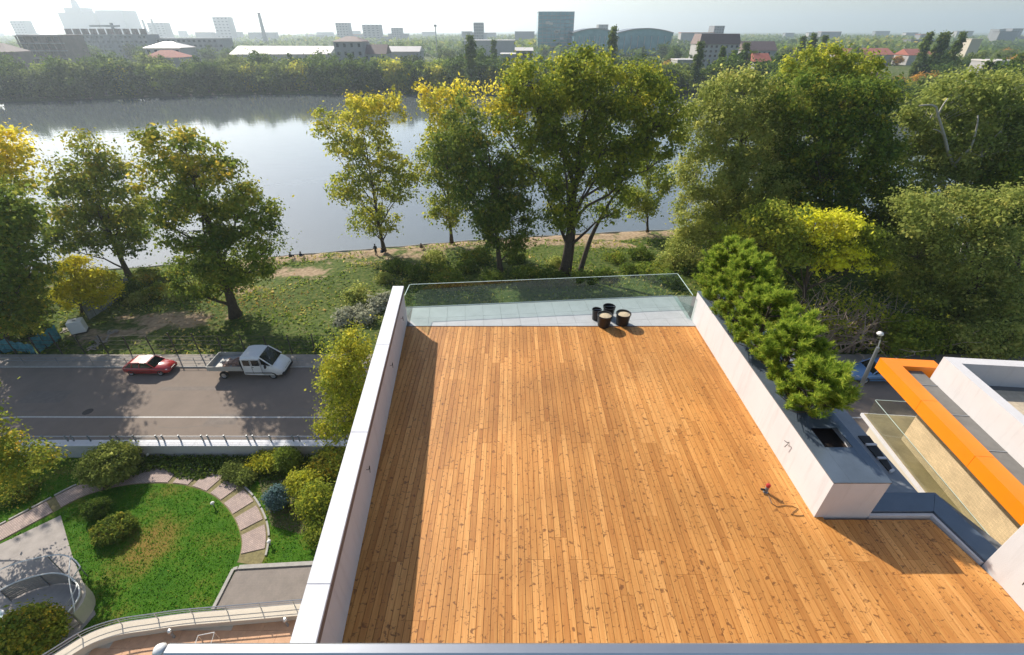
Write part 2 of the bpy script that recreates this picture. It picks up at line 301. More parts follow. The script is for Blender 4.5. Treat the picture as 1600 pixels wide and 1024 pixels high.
M = dict(
 wood=woodmat(), ground=groundmat(), lawn=lawnmat(), water=watermat(),
 white=flat('white_render', (0.585, 0.565, 0.56), 0.85, var=0.035, scale=1.3, bump=0.15, bscale=60, streak=0.24),
 coping=flat('white_coping_stone', (0.63, 0.63, 0.655), 0.7, var=0.06, scale=2.0, bump=0.1, streak=0.10),
 slate=flat('blue_grey_metal_cover', (0.12, 0.15, 0.185), 0.24, metal=0.35, var=0.18, scale=1.2, coat=0.3),
 soil=flat('dark_soil', (0.03, 0.02, 0.015), 0.95, bump=0.5),
 tile=flat('grey_stone_tile', (0.40, 0.41, 0.415), 0.6, var=0.1, scale=2.5, bump=0.05),
 black=flat('black_plastic', (0.015, 0.014, 0.014), 0.45),
 sand=flat('dry_sand', (0.50, 0.40, 0.26), 0.95, var=0.25, scale=25, bump=0.4),
 red_plastic=flat('red_plastic_cap', (0.42, 0.03, 0.025), 0.4),
 steel=flat('brushed_steel', (0.55, 0.55, 0.55), 0.3, metal=0.9, var=0.06),
 rail=flat('satin_handrail_metal', (0.52, 0.53, 0.55), 0.32, metal=0.85, var=0.04, scale=5),
 grey_metal=flat('grey_painted_metal', (0.22, 0.235, 0.25), 0.45, metal=0.2),
 dark=flat('dark_void', (0.012, 0.012, 0.013), 0.7),
 glass=glassmat('green_tint_glass'), glass_clear=glassmat('clear_glass', (0.93, 0.95, 0.94)),
 glass_edge=flat('polished_glass_edge', (0.50, 0.62, 0.56), 0.25, var=0.05),
 asphalt=flat('worn_asphalt', (0.225, 0.180, 0.147), 0.9, var=0.09, scale=0.7, bump=0.4, bscale=60, spec=0.2),
 pave=flat('concrete_pavement', (0.28, 0.245, 0.21), 0.9, var=0.18, scale=1.4, bump=0.2),
 kerb=flat('concrete_kerb', (0.36, 0.34, 0.31), 0.85, var=0.15, scale=4),
 line=flat('worn_white_road_paint', (0.55, 0.53, 0.50), 0.8, var=0.2, scale=6),
 concrete=flat('painted_concrete_wall', (0.48, 0.47, 0.455), 0.85, var=0.08, scale=1.0, bump=0.1),
 bark=flat('tree_bark', (0.075, 0.058, 0.042), 0.95, var=0.35, scale=5, bump=0.5, bscale=18),
 pale_bark=flat('pale_bark', (0.42, 0.39, 0.34), 0.9, var=0.25, scale=5, bump=0.3),
 twig=flat('bare_brown_twig', (0.36, 0.28, 0.22), 0.95, var=0.3, scale=6),
 orange=flat('orange_lacquered_panel', (0.86, 0.235, 0.003), 0.4, var=0.05, scale=0.8, coat=0.2),
 beige_stone=brickmat('beige_split_stone', (0.70, 0.53, 0.31), (0.56, 0.42, 0.25), (0.38, 0.29, 0.17), 3.0, 0.6, 0.14, vertical=True),
 beige_pave=brickmat('beige_roof_paver', (0.58, 0.48, 0.34), (0.5, 0.41, 0.30), (0.36, 0.30, 0.22), 2.4, 0.5, 0.5),
 roof_felt=flat('grey_roof_membrane', (0.16, 0.155, 0.145), 0.85, var=0.22, scale=1.6),
 balcony=flat('olive_balcony_screed', (0.27, 0.22, 0.115), 0.7, var=0.3, scale=1.2),
 pinkpave=brickmat('pink_grey_paver', (0.46, 0.34, 0.29), (0.36, 0.27, 0.24), (0.15, 0.12, 0.095), 3.0, 0.5, 0.25, rot=0.5),
 greypave=brickmat('grey_brown_sett', (0.25, 0.21, 0.18), (0.225, 0.19, 0.165), (0.17, 0.145, 0.125), 6.0, 0.5, 0.5),
 patio=flat('pale_patio_concrete', (0.36, 0.32, 0.29), 0.9, var=0.14, scale=2.0),
 terracotta=flat('terracotta_tile', (0.54, 0.31, 0.175), 0.75, var=0.16, scale=3.0),
 cream=flat('cream_render', (0.57, 0.50, 0.40), 0.85, var=0.06, scale=1.5),
 lamp_white=flat('white_lamp_cap', (0.75, 0.74, 0.70), 0.4),
 teal_sheet=flat('teal_netting', (0.06, 0.24, 0.28), 0.7, var=0.35, scale=2.5, bump=0.5, bscale=6),
 grey_sheet=flat('weathered_sheet_metal', (0.20, 0.22, 0.22), 0.7, var=0.35, scale=1.5),
 wire=flat('rusty_fence_wire', (0.06, 0.05, 0.045), 0.8),
 car_red=flat('red_car_paint', (0.38, 0.022, 0.022), 0.25, var=0.04, coat=0.8),
 car_white=flat('white_van_paint', (0.72, 0.72, 0.71), 0.3, var=0.03, coat=0.6),
 car_blue=flat('blue_car_paint', (0.10, 0.22, 0.42), 0.25, var=0.04, coat=0.8),
 car_glass=flat('dark_car_glass', (0.012, 0.015, 0.017), 0.06, var=0.02, spec=0.8),
 tyre=flat('tyre_rubber', (0.02, 0.02, 0.02), 0.85), rim=flat('wheel_rim', (0.42, 0.42, 0.42), 0.35, metal=0.7),
 lens=flat('headlight_lens', (0.6, 0.6, 0.6), 0.1), tail=flat('tail_light_lens', (0.35, 0.01, 0.01), 0.2),
 bed=flat('grey_dropside_panel', (0.38, 0.37, 0.34), 0.6, var=0.1), rubble=flat('brick_rubble', (0.42, 0.27, 0.20), 0.95, var=0.4, scale=9),
 skin=flat('skin', (0.42, 0.25, 0.18), 0.6), cloth_dark=flat('dark_clothing', (0.022, 0.024, 0.032), 0.9), cloth_blue=flat('navy_clothing', (0.03, 0.04, 0.07), 0.9), cloth_brown=flat('brown_clothing', (0.12, 0.08, 0.055), 0.9), hair=flat('dark_hair', (0.02, 0.015, 0.012), 0.8),
 l_green=leafmat('leaves_green', [(0.030,0.055,0.010),(0.070,0.105,0.014),(0.13,0.14,0.018),(0.36,0.22,0.020)]),
 l_dark=leafmat('leaves_dark_green', [(0.022,0.042,0.010),(0.045,0.075,0.012),(0.085,0.11,0.016),(0.22,0.18,0.022)], 0.38),
 l_gold=leafmat('leaves_green_gold', [(0.055,0.085,0.012),(0.110,0.138,0.014),(0.20,0.195,0.016),(0.42,0.27,0.016)], 0.55),
 l_yellow=leafmat('leaves_yellow', [(0.12,0.135,0.008),(0.19,0.195,0.009),(0.24,0.235,0.010),(0.29,0.26,0.012)], 0.5),
 l_olive=leafmat('leaves_olive_willow', [(0.048,0.068,0.018),(0.090,0.120,0.026),(0.145,0.172,0.040),(0.205,0.205,0.050)], 0.52),
 l_bright=leafmat('leaves_bright_green', [(0.055,0.085,0.014),(0.11,0.145,0.018),(0.19,0.195,0.020),(0.48,0.33,0.018)], 0.5),
 l_autumn=leafmat('leaves_autumn_orange', [(0.13,0.09,0.02),(0.26,0.14,0.02),(0.36,0.18,0.02),(0.46,0.22,0.02)], 0.45),
 l_pine=leafmat('pine_needles', [(0.028,0.062,0.010),(0.075,0.130,0.014),(0.155,0.205,0.022),(0.27,0.27,0.04)], 0.35),
 l_spruce=leafmat('blue_spruce_needles', [(0.015,0.035,0.030),(0.03,0.06,0.055),(0.05,0.085,0.085),(0.07,0.10,0.10)], 0.2),
 l_grass=leafmat('weed_blades', [(0.035,0.065,0.010),(0.075,0.115,0.014),(0.14,0.15,0.03),(0.28,0.22,0.08)], 0.4),
 l_lawn=leafmat('lawn_blades', [(0.012,0.055,0.002),(0.022,0.085,0.003),(0.040,0.100,0.004),(0.10,0.10,0.015)], 0.4),
 l_fallen=leafmat('fallen_leaf_litter', [(0.06,0.04,0.015),(0.10,0.065,0.02),(0.15,0.09,0.02),(0.2,0.13,0.02)], 0.2),
 l_silver=leafmat('silvery_weed_leaves', [(0.07,0.085,0.05),(0.10,0.12,0.075),(0.14,0.155,0.105),(0.18,0.19,0.14)], 0.3),
 l_poplar=leafmat('leaves_poplar', [(0.020,0.040,0.010),(0.040,0.066,0.014),(0.070,0.095,0.018),(0.13,0.13,0.025)], 0.35),
 concrete_far=flat('grey_facade', (0.25, 0.255, 0.265), 0.85, var=0.1, scale=0.3), white_far=flat('white_facade', (0.40, 0.38, 0.365), 0.85, var=0.06, scale=0.3),
 brown_far=flat('brown_unfinished_facade', (0.17, 0.135, 0.115), 0.9, var=0.25, scale=0.25), roof_red=flat('red_tile_roof', (0.40, 0.13, 0.09), 0.85, var=0.15, scale=1.0), roof_brown=flat('brown_sheet_roof', (0.19, 0.13, 0.115), 0.7, var=0.12, scale=0.8), roof_white=flat('pale_sheet_roof', (0.62, 0.57, 0.52), 0.5, var=0.08, scale=0.5),
 teal_glass=flat('teal_curtain_glass', (0.13, 0.30, 0.36), 0.15, var=0.2, scale=0.15, metal=0.2), win=flat('dark_window_glass', (0.03, 0.04, 0.05), 0.1, var=0.1, spec=0.8),
)

# ------------------------------------------------------------------ terrain and water
SH_PX = [(-60,445),(60,434),(250,420),(420,406),(560,395),(690,384),(780,377),(960,367),(1050,363)]
shore = [at(x, y, -2.0) for x, y in SH_PX]
sx = [-900, -200, -110] + [p.x for p in shore] + [60, 90, 140, 260, 900]
sy = [30, 36, 44] + [p.y for p in shore] + [63, 68, 80, 86, 90]
FS_PX = [(-300,175),(0,160),(200,153),(400,147),(700,147),(1080,150),(1400,195)]
fs = [at(x, y, -2.0) for x, y in FS_PX]
fx = [-1200] + [p.x for p in fs] + [150, 260, 900]
fy = [150] + [p.y for p in fs] + [140, 110, 100]
def near_shore(x): return np.interp(x, sx, sy)
def far_shore(x): return np.interp(x, fx, fy)
def zg(x, y):
    """ground height; the street lies at 0, the lake at -2"""
    x = np.asarray(x, float); y = np.asarray(y, float)
    s = near_shore(x); f = far_shore(x)
    t = np.clip((y - 31) / np.maximum(s - 31, 1), 0, 1)
    bump = 0.22*np.sin(x*0.31+1)*np.sin(y*0.42) + 0.12*np.sin(x*0.83+y*0.6)
    z = -0.15 - 1.45*t**1.3 + bump*np.clip((y-31)/3, 0, 1)*np.clip((s-y)/3, 0, 1)
    lake = np.clip(np.minimum((y - s)/1.0, (f - y)/2.0), 0, 1)
    z = np.where(y > s - 0.2, -1.6 - 2.4*lake, z)
    z = np.where(y > f, -1.6 + 2.4*np.clip((y - f)/20, 0, 1), z)
    z = np.where(y < 31, -0.06, z)
    z = np.where(y < 22.0, -1.6, z)
    return z
def axis(fine0, fine1, step, outs0, outs1):
    return np.array(sorted(set([round(v, 3) for v in list(np.arange(fine0, fine1+step, step)) + outs0 + outs1])))
gx = axis(-90, 100, 1.0, [-6000,-3000,-1500,-800,-500,-400,-300,-250,-200,-170,-140,-120,-110,-100], [110,120,130,140,150,170,200,250,300,400,500,800,1500,3000,6000])
gy = axis(14, 92, 0.75, [-300,-100,-40,0,8,21.95,22.05,30.95,31.05], [95,100,110,120,130,140,150,160,170,180,190,200,205,210,215,220,225,230,235,240,245,250,255,260,270,280,300,350,400,600,1000,2000,4000,7000])
X, Y = np.meshgrid(gx, gy); Z = zg(X, Y)
nx, ny = len(gx), len(gy)
me = bpy.data.meshes.new('ground')
V = np.stack([X, Y, Z], -1).reshape(-1, 3)
idx = np.arange(nx*ny).reshape(ny, nx)
F = np.stack([idx[:-1,:-1], idx[:-1,1:], idx[1:,1:], idx[1:,:-1]], -1).reshape(-1, 4)
me.from_pydata(V.tolist(), [], F.tolist()); me.materials.append(M['ground'])
sd = near_shore(V[:,0]) - V[:,1]
dirt = np.clip(1 - np.abs(sd-1.5)/4.5, 0, 1)*0.62 *1.25 * (np.abs(V[:,0]+5) < 34)
def blob(px, py, rx, ry, s):
    c = at(px, py, -0.8); return s*np.clip(1.3 - np.sqrt(((V[:,0]-c.x)/rx)**2 + ((V[:,1]-c.y)/ry)**2), 0, 1)
for bl in [(265,505,7,2.6,0.75),(170,530,5,2.2,0.6),(480,420,6,3,0.6),(640,392,6,3.2,0.65),(390,455,4,3,0.45),(120,440,7,3,0.5),(560,405,9,1.6,0.5),(960,380,8,3,0.6),(340,430,5,2,.4)]: dirt = np.maximum(dirt, blob(*bl))
dirt = np.where((V[:,1] > 31.5) & (V[:,1] < 70), np.maximum(dirt, .17), dirt)
dirt = np.where(V[:,1] > 120, 0.30, dirt)
a = me.attributes.new('dirt', 'FLOAT', 'POINT'); a.data.foreach_set('value', dirt.astype(np.float32))
me.polygons.foreach_set('use_smooth', [True]*len(me.polygons))
tag(link(bpy.data.objects.new('ground', me)), kind='structure')
w = MB(); ring = [(x, y) for x, y in zip(sx, sy)] + [(x, y) for x, y in zip(fx[::-1], fy[::-1])]
w.add([(-1300, 20, -2), (1000, 20, -2), (1000, 300, -2), (-1300, 300, -2)], [(0, 1, 2, 3)])
tag(w.build('lake_water', M['water']), kind='structure')
# bank edging along the near shore
b = MB(); pts = [(x, near_shore(x)) for x in np.arange(-60, 45, 1.5)]
b.tube([(x, y+0.15, -1.82 + 0.05*math.sin(x*3)) for x, y in pts], 0.22, 6)
tag(b.build('shore_kerb', M['kerb']), kind='structure')

# ------------------------------------------------------------------ street
RY0, RY1 = 21.5, at(300, 575, 0).y
tag(MB().box((-260, RY0, -0.5), (260, RY1, 0.0)).build('road', M['asphalt']), kind='structure')
tag(MB().box((-260, RY1+0.15, -0.5), (260, RY1+1.75, 0.07)).build('pavement', M['pave']), kind='structure')
tag(MB().box((-260, RY1, -0.5), (260, RY1+0.147, 0.085)).build('kerb', M['kerb'], bevel=0.02), kind='structure')
ly = at(300, 652, 0).y
mk = MB(); arc = [(-46, ly-2.2), (-42, ly-1.3), (-38.5, ly-0.4), (-35, ly+0.02), (-30, ly), (80, ly-0.1)]
for (x0, y0), (x1, y1) in zip(arc, arc[1:]): mk.add([(x0, y0-.06, .004), (x1, y1-.06, .004), (x1, y1+.06, .004), (x0, y0+.06, .004)], [(0,1,2,3)])
tag(mk.build('road_marking', M['line']), kind='structure')
for (x0, y0, w_, d_) in ((-36.5, 25.2, 3.2, 1.4), (-21.5, 23.0, 2.2, 1.1), (-27.0, 26.6, 5.5, .5)):   # asphalt repairs
    tag(MB().add([(x0, y0, .0035), (x0+w_, y0+.05, .0035), (x0+w_-.08, y0+d_, .0035), (x0+.05, y0+d_-.04, .0035)], [(0,1,2,3)]).build('road_patch', flat('patched_asphalt', (0.19, 0.155, 0.13), .9, var=.15, scale=3, bump=.4)), kind='structure')
mh = MB().lathe([(.001, .006), (.29, .006), (.31, .004), (.33, .002)][::-1], 24, (-30.5, 24.3, 0)); tag(mh.build('manhole_cover', M['wire']), 'round iron manhole cover in the street', 'manhole')
for k in range(6):   # thin tar-sealed cracks
    x0 = -44 + k*6.5; y0 = RY0 + 1.2 + (k*1.7) % 5
    MBk = MB(); pp = [(x0 + i*0.9, y0 + 0.12*math.sin(i*1.3+k), 0.0) for i in range(6)]
    for p, q in zip(pp, pp[1:]): MBk.add([(p[0], p[1]-.012, .003), (q[0], q[1]-.012, .003), (q[0], q[1]+.012, .003), (p[0], p[1]+.012, .003)], [(0,1,2,3)])
    tag(MBk.build('road_crack', M['roof_felt']), kind='structure')

# ------------------------------------------------------------------ the roof terrace the photograph looks down on
DZ = 15.0
def clip(poly, halfs):
    """cut a convex polygon by half planes (a,b,c): a*x+b*y<=c"""
    for (a, b, c) in halfs:
        out = []
        for i in range(len(poly)):
            p, q = poly[i], poly[(i+1) % len(poly)]; dp = a*p[0]+b*p[1]-c; dq = a*q[0]+b*q[1]-c
            if dp <= 0: out.append(p)
            if (dp < 0 < dq) or (dq < 0 < dp):
                t = dp/(dp-dq); out.append((p[0]+(q[0]-p[0])*t, p[1]+(q[1]-p[1])*t))
        poly = out
        if len(poly) < 3: return []
    return poly
def parea(p): return abs(sum(p[i][0]*p[(i+1)%len(p)][1]-p[(i+1)%len(p)][0]*p[i][1] for i in range(len(p))))/2
LX = lambda y: -3.405 - 0.083*(y - 12.4)      # foot of the left parapet
house = thing('apartment_building', 'white apartment building under the wooden roof terrace', 'building', (2, 5, -1.1))
foot = [(LX(13.0)-0.28, 13.75), (5.8, 14.5), (7.0, 14.5), (7.0, 6.0), (8.85, 6.0), (9.3, 4.5), (9.3, -6), (LX(-6)-0.28, -6)]
MB().prism(foot, -1.1, DZ-0.30).build('wall', M['white'], house)
MB().prism(foot, DZ-0.297, DZ-0.075).build('roof_slab', M['roof_felt'], house)
hd = MB()
hd.box((8.40, -5.9, DZ-0.07), (9.2, 4.55, 18.6)); hd.build('side_wall', M['white'], house, bevel=0.01)
st = MB(); st.tube([(8.395, 4.05, 15.62), (8.33, 4.04, 15.62), (8.31, 3.98, 15.60), (8.32, 3.97, 15.42)], 0.008, 5); st.build('cable_stub', M['black'], house)

deck = thing('wooden_deck', 'knotty golden larch decking between the white parapet and the long planter', 'deck', (1.5, 7, DZ-0.07))
MB().prism([(LX(1.6)-.1, 1.6), (8.3, 1.6), (8.15, 5.4), (5.95, 5.45), (5.95, 12.36), (LX(12.36)-.1, 12.36)], DZ-0.072, DZ-0.06).build('underlay', M['dark'], deck)
rows = [1.60, 4.62, 7.67, 10.71, 12.38]
rest = MB(); shared = {}
cols = range(int(-4.3/PLANK), int(8.45/PLANK)+1)
stag = {}; cur = 0.0
for c in cols:
    if random.random() < 0.5: cur = random.choice([0, 0.02, -0.02, 0.2, -0.25, 0.45, -0.6, 0.9, -1.0])
    stag[c] = cur
REdge = (1.0, 0.196, 8.19+0.196*5.5 - 0.05)
nplank = 0
for c in cols:
    x0, x1 = c*PLANK + 0.0035, (c+1)*PLANK - 0.0035
    for r in range(4):
        y0 = rows[r] + ((stag[c] if r < 3 else max(-1.0, min(.4, stag[c]))) if r else 0) + 0.002; y1 = rows[r+1] + (stag[c] if r < 2 else (max(-1.0, min(.4, stag[c])) if r == 2 else 0)) - 0.002
        if x1 < LX(y1) - 0.1 and x1 < LX(y0) - 0.1: continue
        if x0 > 6.05:
            if y0 > 5.45: continue
            y1 = min(y1, 5.44)
        poly = clip([(x0, y0), (x1, y0), (x1, y1), (x0, y1)], [REdge] if x1 > 8.0 else [])
        if len(poly) < 3 or parea(poly) < 0.02: continue
        dz = random.uniform(-0.0012, 0.0012)
        if r == 3: rest.prism(poly, DZ-0.028+dz, DZ+dz); continue
        if len(poly) == 4 and x1 <= 8.0:
            if 'm' not in shared: shared['m'] = MB().box((-.5, -.5, -0.028), (.5, .5, 0)).mesh('plank', M['wood'])
            o = link(bpy.data.objects.new('plank', shared['m'])); o.location = ((x0+x1)/2, (y0+y1)/2, DZ+dz); o.scale = (x1-x0, y1-y0, 1); keep(o, deck)
        else:
            MB().prism(poly, DZ-0.028+dz, DZ+dz).build('plank', M['wood'], deck)
        nplank += 1
tag(rest.build('far_planks', M['wood'], deck), kind='stuff')
print('planks', nplank)

par = thing('parapet_wall', 'long white parapet with pale coping along the left edge of the deck', 'wall', (LX(6), 6, DZ))
def strip(xa, xb, y0, y1): return [(LX(y0)+xa, y0), (LX(y0)+xb, y0), (LX(y1)+xb, y1), (LX(y1)+xa, y1)]
MB().prism(strip(-0.27, 0.0, -6, 12.74), DZ-0.06, 16.088).build('wall', M['white'], par)
MB().prism(strip(-0.25, 0.032, -6, 12.75), 16.09, 16.20).build('coping_band', flat('brown_grey_band', (0.16, 0.125, 0.11), 0.6), par)  # brown-grey band running just below the coping slabs
cy = [-6, -2.6, 0.6, 3.55, 6.55, 9.6, 12.80]
for a_, b_ in zip(cy, cy[1:]): MB().prism(strip(-0.315, 0.03, a_+0.004, b_-0.004), 16.203, 16.25).build('coping_slab', M['coping'], par, bevel=0.004)
for y_ in (6.05, 9.4, 11.7):
    x_ = LX(y_); MB().tube([(x_-0.01, y_, 15.72), (x_+0.05, y_, 15.72), (x_+0.06, y_+.05, 15.78), (x_+0.07, y_-.02, 15.66)], 0.007, 5).build('cable_stub', M['black'], par)

# tiled strip and frameless glass beyond the deck
gl0, gl1 = Vector((-3.42, 13.60)), Vector((5.77, 14.42)); gd = (gl1-gl0).normalized(); gn = Vector((gd.y, -gd.x))
tiles = thing('tiled_terrace_edge', 'pale grey stone tiles between the deck and the glass balustrade', 'paving', (1, 13.2, DZ-0.05))
MB().prism([(-3.5, 12.4), (5.9, 12.4), (5.79, 14.46), (-3.5, 13.64)], DZ-0.07, DZ-0.012).build('mortar_bed', M['roof_felt'], tiles)
hl = [(0, -1, -12.405), (-1, 0, 3.44), (1, 0, 5.91)]
for i in range(16):
    for j in range(4):
        p = [gl0 + gd*(i*0.6+0.003) - Vector((0,0)) + gn*(0.05+j*0.72+0.003), gl0 + gd*((i+1)*0.6-0.003) + gn*(0.05+j*0.72+0.003), gl0 + gd*((i+1)*0.6-0.003) + gn*(0.05+(j+1)*0.72-0.003), gl0 + gd*(i*0.6+0.003) + gn*(0.05+(j+1)*0.72-0.003)]
        q = clip([(a.x, a.y) for a in p], hl)
        if len(q) >= 3 and parea(q) > 0.01: MB().prism(q, DZ-0.0118, DZ+0.004+random.uniform(-.001, .001)).build('tile', M['tile'], tiles)
MB().box((-3.45, 12.385, DZ-0.06), (5.92, 12.402, DZ+0.012)).build('edge_trim', M['slate'], tiles)

bal = thing('glass_balustrade', 'frameless green-tinted glass balustrade at the far end of the terrace', 'balustrade', (1, 14, DZ))
def pane(a, b_, z0, z1, parent, th=0.016, mat='glass', edge=True):
    a = Vector(a); b_ = Vector(b_); d = (b_-a).normalized(); nn = Vector((-d.y, d.x))*th/2
    o = MB().prism([tuple(a-nn), tuple(b_-nn), tuple(b_+nn), tuple(a+nn)], z0, z1).build('glass_pane', M[mat], parent)
    if edge:
        e = MB().prism([tuple(a-nn*1.15), tuple(b_-nn*1.15), tuple(b_+nn*1.15), tuple(a+nn*1.15)], z1+0.0005, z1+0.012).build('polished_edge', M['glass_edge'])
        e.parent = o; e.matrix_parent_inverse = o.matrix_parent_inverse.copy(); e.matrix_parent_inverse = Matrix.Translation(parent.location).inverted()
        e.parent = o; e.matrix_parent_inverse = Matrix.Identity(4); 
    return o
L3 = (gl1-gl0).length
for k in range(3): pane(gl0+gd*(L3*k/3+0.006), gl0+gd*(L3*(k+1)/3-0.006), DZ+0.008, DZ+0.875, bal)
pane((5.775, 14.40), (5.80, 12.86), DZ+0.008, DZ+0.875, bal)
pane((-3.42, 13.58), (-3.44, 12.85), DZ+0.008, DZ+0.875, bal)
MB().prism([tuple(gl0+gn*0.03), tuple(gl1+gn*0.03), tuple(gl1-gn*0.03), tuple(gl0-gn*0.03)], DZ-0.01, DZ+0.0075).build('base_channel', M['grey_metal'], bal)

# planter
plan = thing('planter', 'long white planter with blue-grey metal cover right of the deck', 'planter', (6.45, 9, DZ))
PZ = 16.03
pits = [6.62, 8.05, 9.45, 10.85, 12.1]
sh = MB(); sh.box((5.92, 5.50, DZ-0.06), (6.0, 12.86, PZ-0.024)); sh.build('side_wall', M['white'], plan)
MB().box((6.003, 5.503, DZ-0.06), (6.98, 5.58, PZ-0.024)).build('end_wall', M['white'], plan)
MB().box((6.90, 5.583, DZ-0.9), (6.98, 12.857, PZ-0.024)).build('back_wall', M['white'], plan)
MB().box((6.003, 12.78, DZ-0.06), (6.897, 12.857, PZ-0.024)).build('end_wall', M['white'], plan)
MB().box((6.003, 5.583, DZ-0.05), (6.897, 12.777, PZ-0.22)).build('soil', M['soil'], plan)
MB().box((5.915, 5.495, PZ-0.0235), (6.24, 12.865, PZ)).build('cover_panel', M['slate'], plan)
MB().box((6.80, 5.495, PZ-0.0235), (6.99, 12.865, PZ)).build('cover_panel', M['slate'], plan)
ed = [5.495] + [v for y in pits for v in (y-0.27, y+0.27)] + [12.865]
for a_, b_ in zip(ed[::2], ed[1::2]):
    MB().box((6.243, a_, PZ-0.0235), (6.797, b_, PZ)).build('cover_panel', M['slate'], plan)
MB().tube([(5.925, 6.86, 15.62), (5.87, 6.86, 15.62), (5.86, 6.93, 15.60), (5.86, 6.80, 15.66), (5.85, 6.84, 15.5)], 0.008, 5).build('cable_stub', M['black'], plan)
# low metal coping and upstand where the deck steps out to the right
cop = thing('roof_edge_coping', 'low dark blue metal coping around the stepped-out corner of the deck', 'coping', (7.8, 5.5, DZ))
MB().prism([(6.985, 5.56), (8.26, 5.56), (8.62, 5.99), (6.985, 5.99)], DZ+0.02, DZ+0.10).build('metal_cover', M['slate'], cop)
MB().prism([(8.263, 5.557), (8.41, 4.56), (8.83, 4.60), (8.625, 5.985)], DZ+0.02, DZ+0.101).build('metal_cover', M['slate'], cop)
MB().box((6.985, 5.49, DZ-0.07), (8.19, 5.548, DZ+0.055)).build('white_upstand', M['white'], cop)
MB().prism([(8.193, 5.548), (8.193, 5.49), (8.365, 4.56), (8.405, 4.556), (8.252, 5.548)], DZ-0.07, DZ+0.055).build('white_upstand', M['white'], cop)
# lower ledge with light slots beside the planter
led = thing('lower_ledge', 'grey ledge with three black light slots below the planter', 'ledge', (7.4, 8, 13.4))
LZ = 14.2
MB().box((7.003, 6.0, LZ-0.5), (9.25, 13.5, LZ-0.03)).build('ledge_slab', M['grey_metal'], led)
for q in ([(1341,681),(1358,681),(1367,693),(1351,693)], [(1354,696),(1370,696),(1382,714),(1369,714)], [(1373,717),(1385,717),(1394,732),(1388,735)]):
    pq = [at(x, y, LZ) for x, y in q]
    MB().prism([(p.x, p.y) for p in pq], LZ-0.028, LZ).build('light_slot', M['dark'], led)
    a_, b_ = pq[3], pq[2]; MB().prism([(a_.x, a_.y-.02), (b_.x, b_.y-.02), (b_.x, b_.y-.08), (a_.x, a_.y-.08)], LZ-0.028, LZ+.03).build('white_bar', M['white'], led)

# handrail of the balcony below the viewpoint
hr = thing('balcony_handrail', 'satin metal balcony handrail crossing the foot of the picture', 'handrail', (0, 1.05, 19.2))
hp = at(250, 1013, 20.4)
MB().box((hp.x+0.03, hp.y-0.033, 20.37), (6.0, hp.y+0.022, 20.41)).build('top_rail', M['rail'], hr, bevel=0.008)
MB().lathe([(0.001, -0.02), (0.022, -0.019), (0.034, 0.0), (0.022, 0.02), (0.001, 0.022)], 14, (hp.x-0.002, hp.y-0.004, 20.39)).build('end_cap', M['lamp_white'], hr, smooth=True)
for k, xx in enumerate((hp.x+0.08, -0.35, 1.25, 2.75, 4.3)):
    MB().box((xx-0.02, hp.y-0.06, 19.3), (xx+0.02, hp.y-0.036, 20.37)).build('post', M['grey_metal'], hr)
MB().box((hp.x+0.05, hp.y-0.4, 19.1), (6, hp.y+0.02, 19.298)).build('balcony_edge', M['white'], hr)

# buckets, tap and cable on the deck
def bucket(name, label, px, py, r, h, fill, z=DZ):
    p = at(px, py, z); t = thing(name, label, 'bucket', p, group='black plastic plant buckets on the terrace')
    MB().lathe([(0.001, 0), (r*.8, 0), (r*.82, .01), (r*.98, h-.03), (r*1.04, h-.03), (r*1.04, h), (r*.95, h), (r*.93, h-.04), (r*.76, .02), (.001, .02)], 20).build('shell', M['black'], t, smooth=False, world=False)
    if fill:
        MB().lathe([(0.001, h-.035), (r*.4, h-.03), (r*.7, h-.05), (r*.93, h-.055)], 16).build('sand_fill', M['sand'], t, smooth=True, world=False)
    hd = MB(); hd.tube([(r*1.04*math.cos(a), 0.03*math.sin(a)-0.02+r*.9*math.sin(a)*.5, h-.01-.05*math.sin(a)) for a in np.linspace(0, math.pi, 9)], .006, 5); hd.build('handle', M['steel'], t, world=False)
    return t
bucket('plastic_bucket', 'black bucket of pale sand straddling the deck edge, front of the cluster', 943, 509, 0.235, 0.42, True)
bucket('plastic_bucket', 'black bucket of pale sand standing apart at the right of the cluster', 972, 506, 0.235, 0.40, True)
bucket('plastic_bucket', 'narrow empty black bucket at the left of the cluster', 931, 499, 0.15, 0.38, False)
bucket('plastic_bucket', 'empty black bucket behind the sand-filled ones', 950, 495, 0.20, 0.40, False)
tp = at(1196, 769, DZ)
tap = thing('floor_outlet_post', 'small grey outlet post with a red cap standing on the deck', 'outlet', tp)
MB().lathe([(.001, 0), (.05, 0), (.05, .02), (.036, .025), (.036, .17), (.001, .17)], 14).build('post', M['grey_metal'], tap, smooth=False, world=False)
MB().lathe([(.001, .172), (.042, .172), (.045, .22), (.03, .245), (.001, .25)], 14).build('red_cap', M['red_plastic'], tap, world=False)
MB().tube([(-.03, 0, .07), (-.11, .01, .075)], .024, 8).build('spout', M['black'], tap, world=False)
cb = MB(); cpx = [(1201, 775), (1206, 787), (1214, 792), (1226, 790), (1238, 791), (1247, 795), (1240, 800), (1236, 804), (1245, 806), (1256, 806)]
cb.tube([at(x, y, DZ+0.012) for x, y in cpx], 0.006, 6)
tag(cb.build('power_cable', M['black']), 'thin dark cable coiled on the deck by the red-capped post', 'cable')

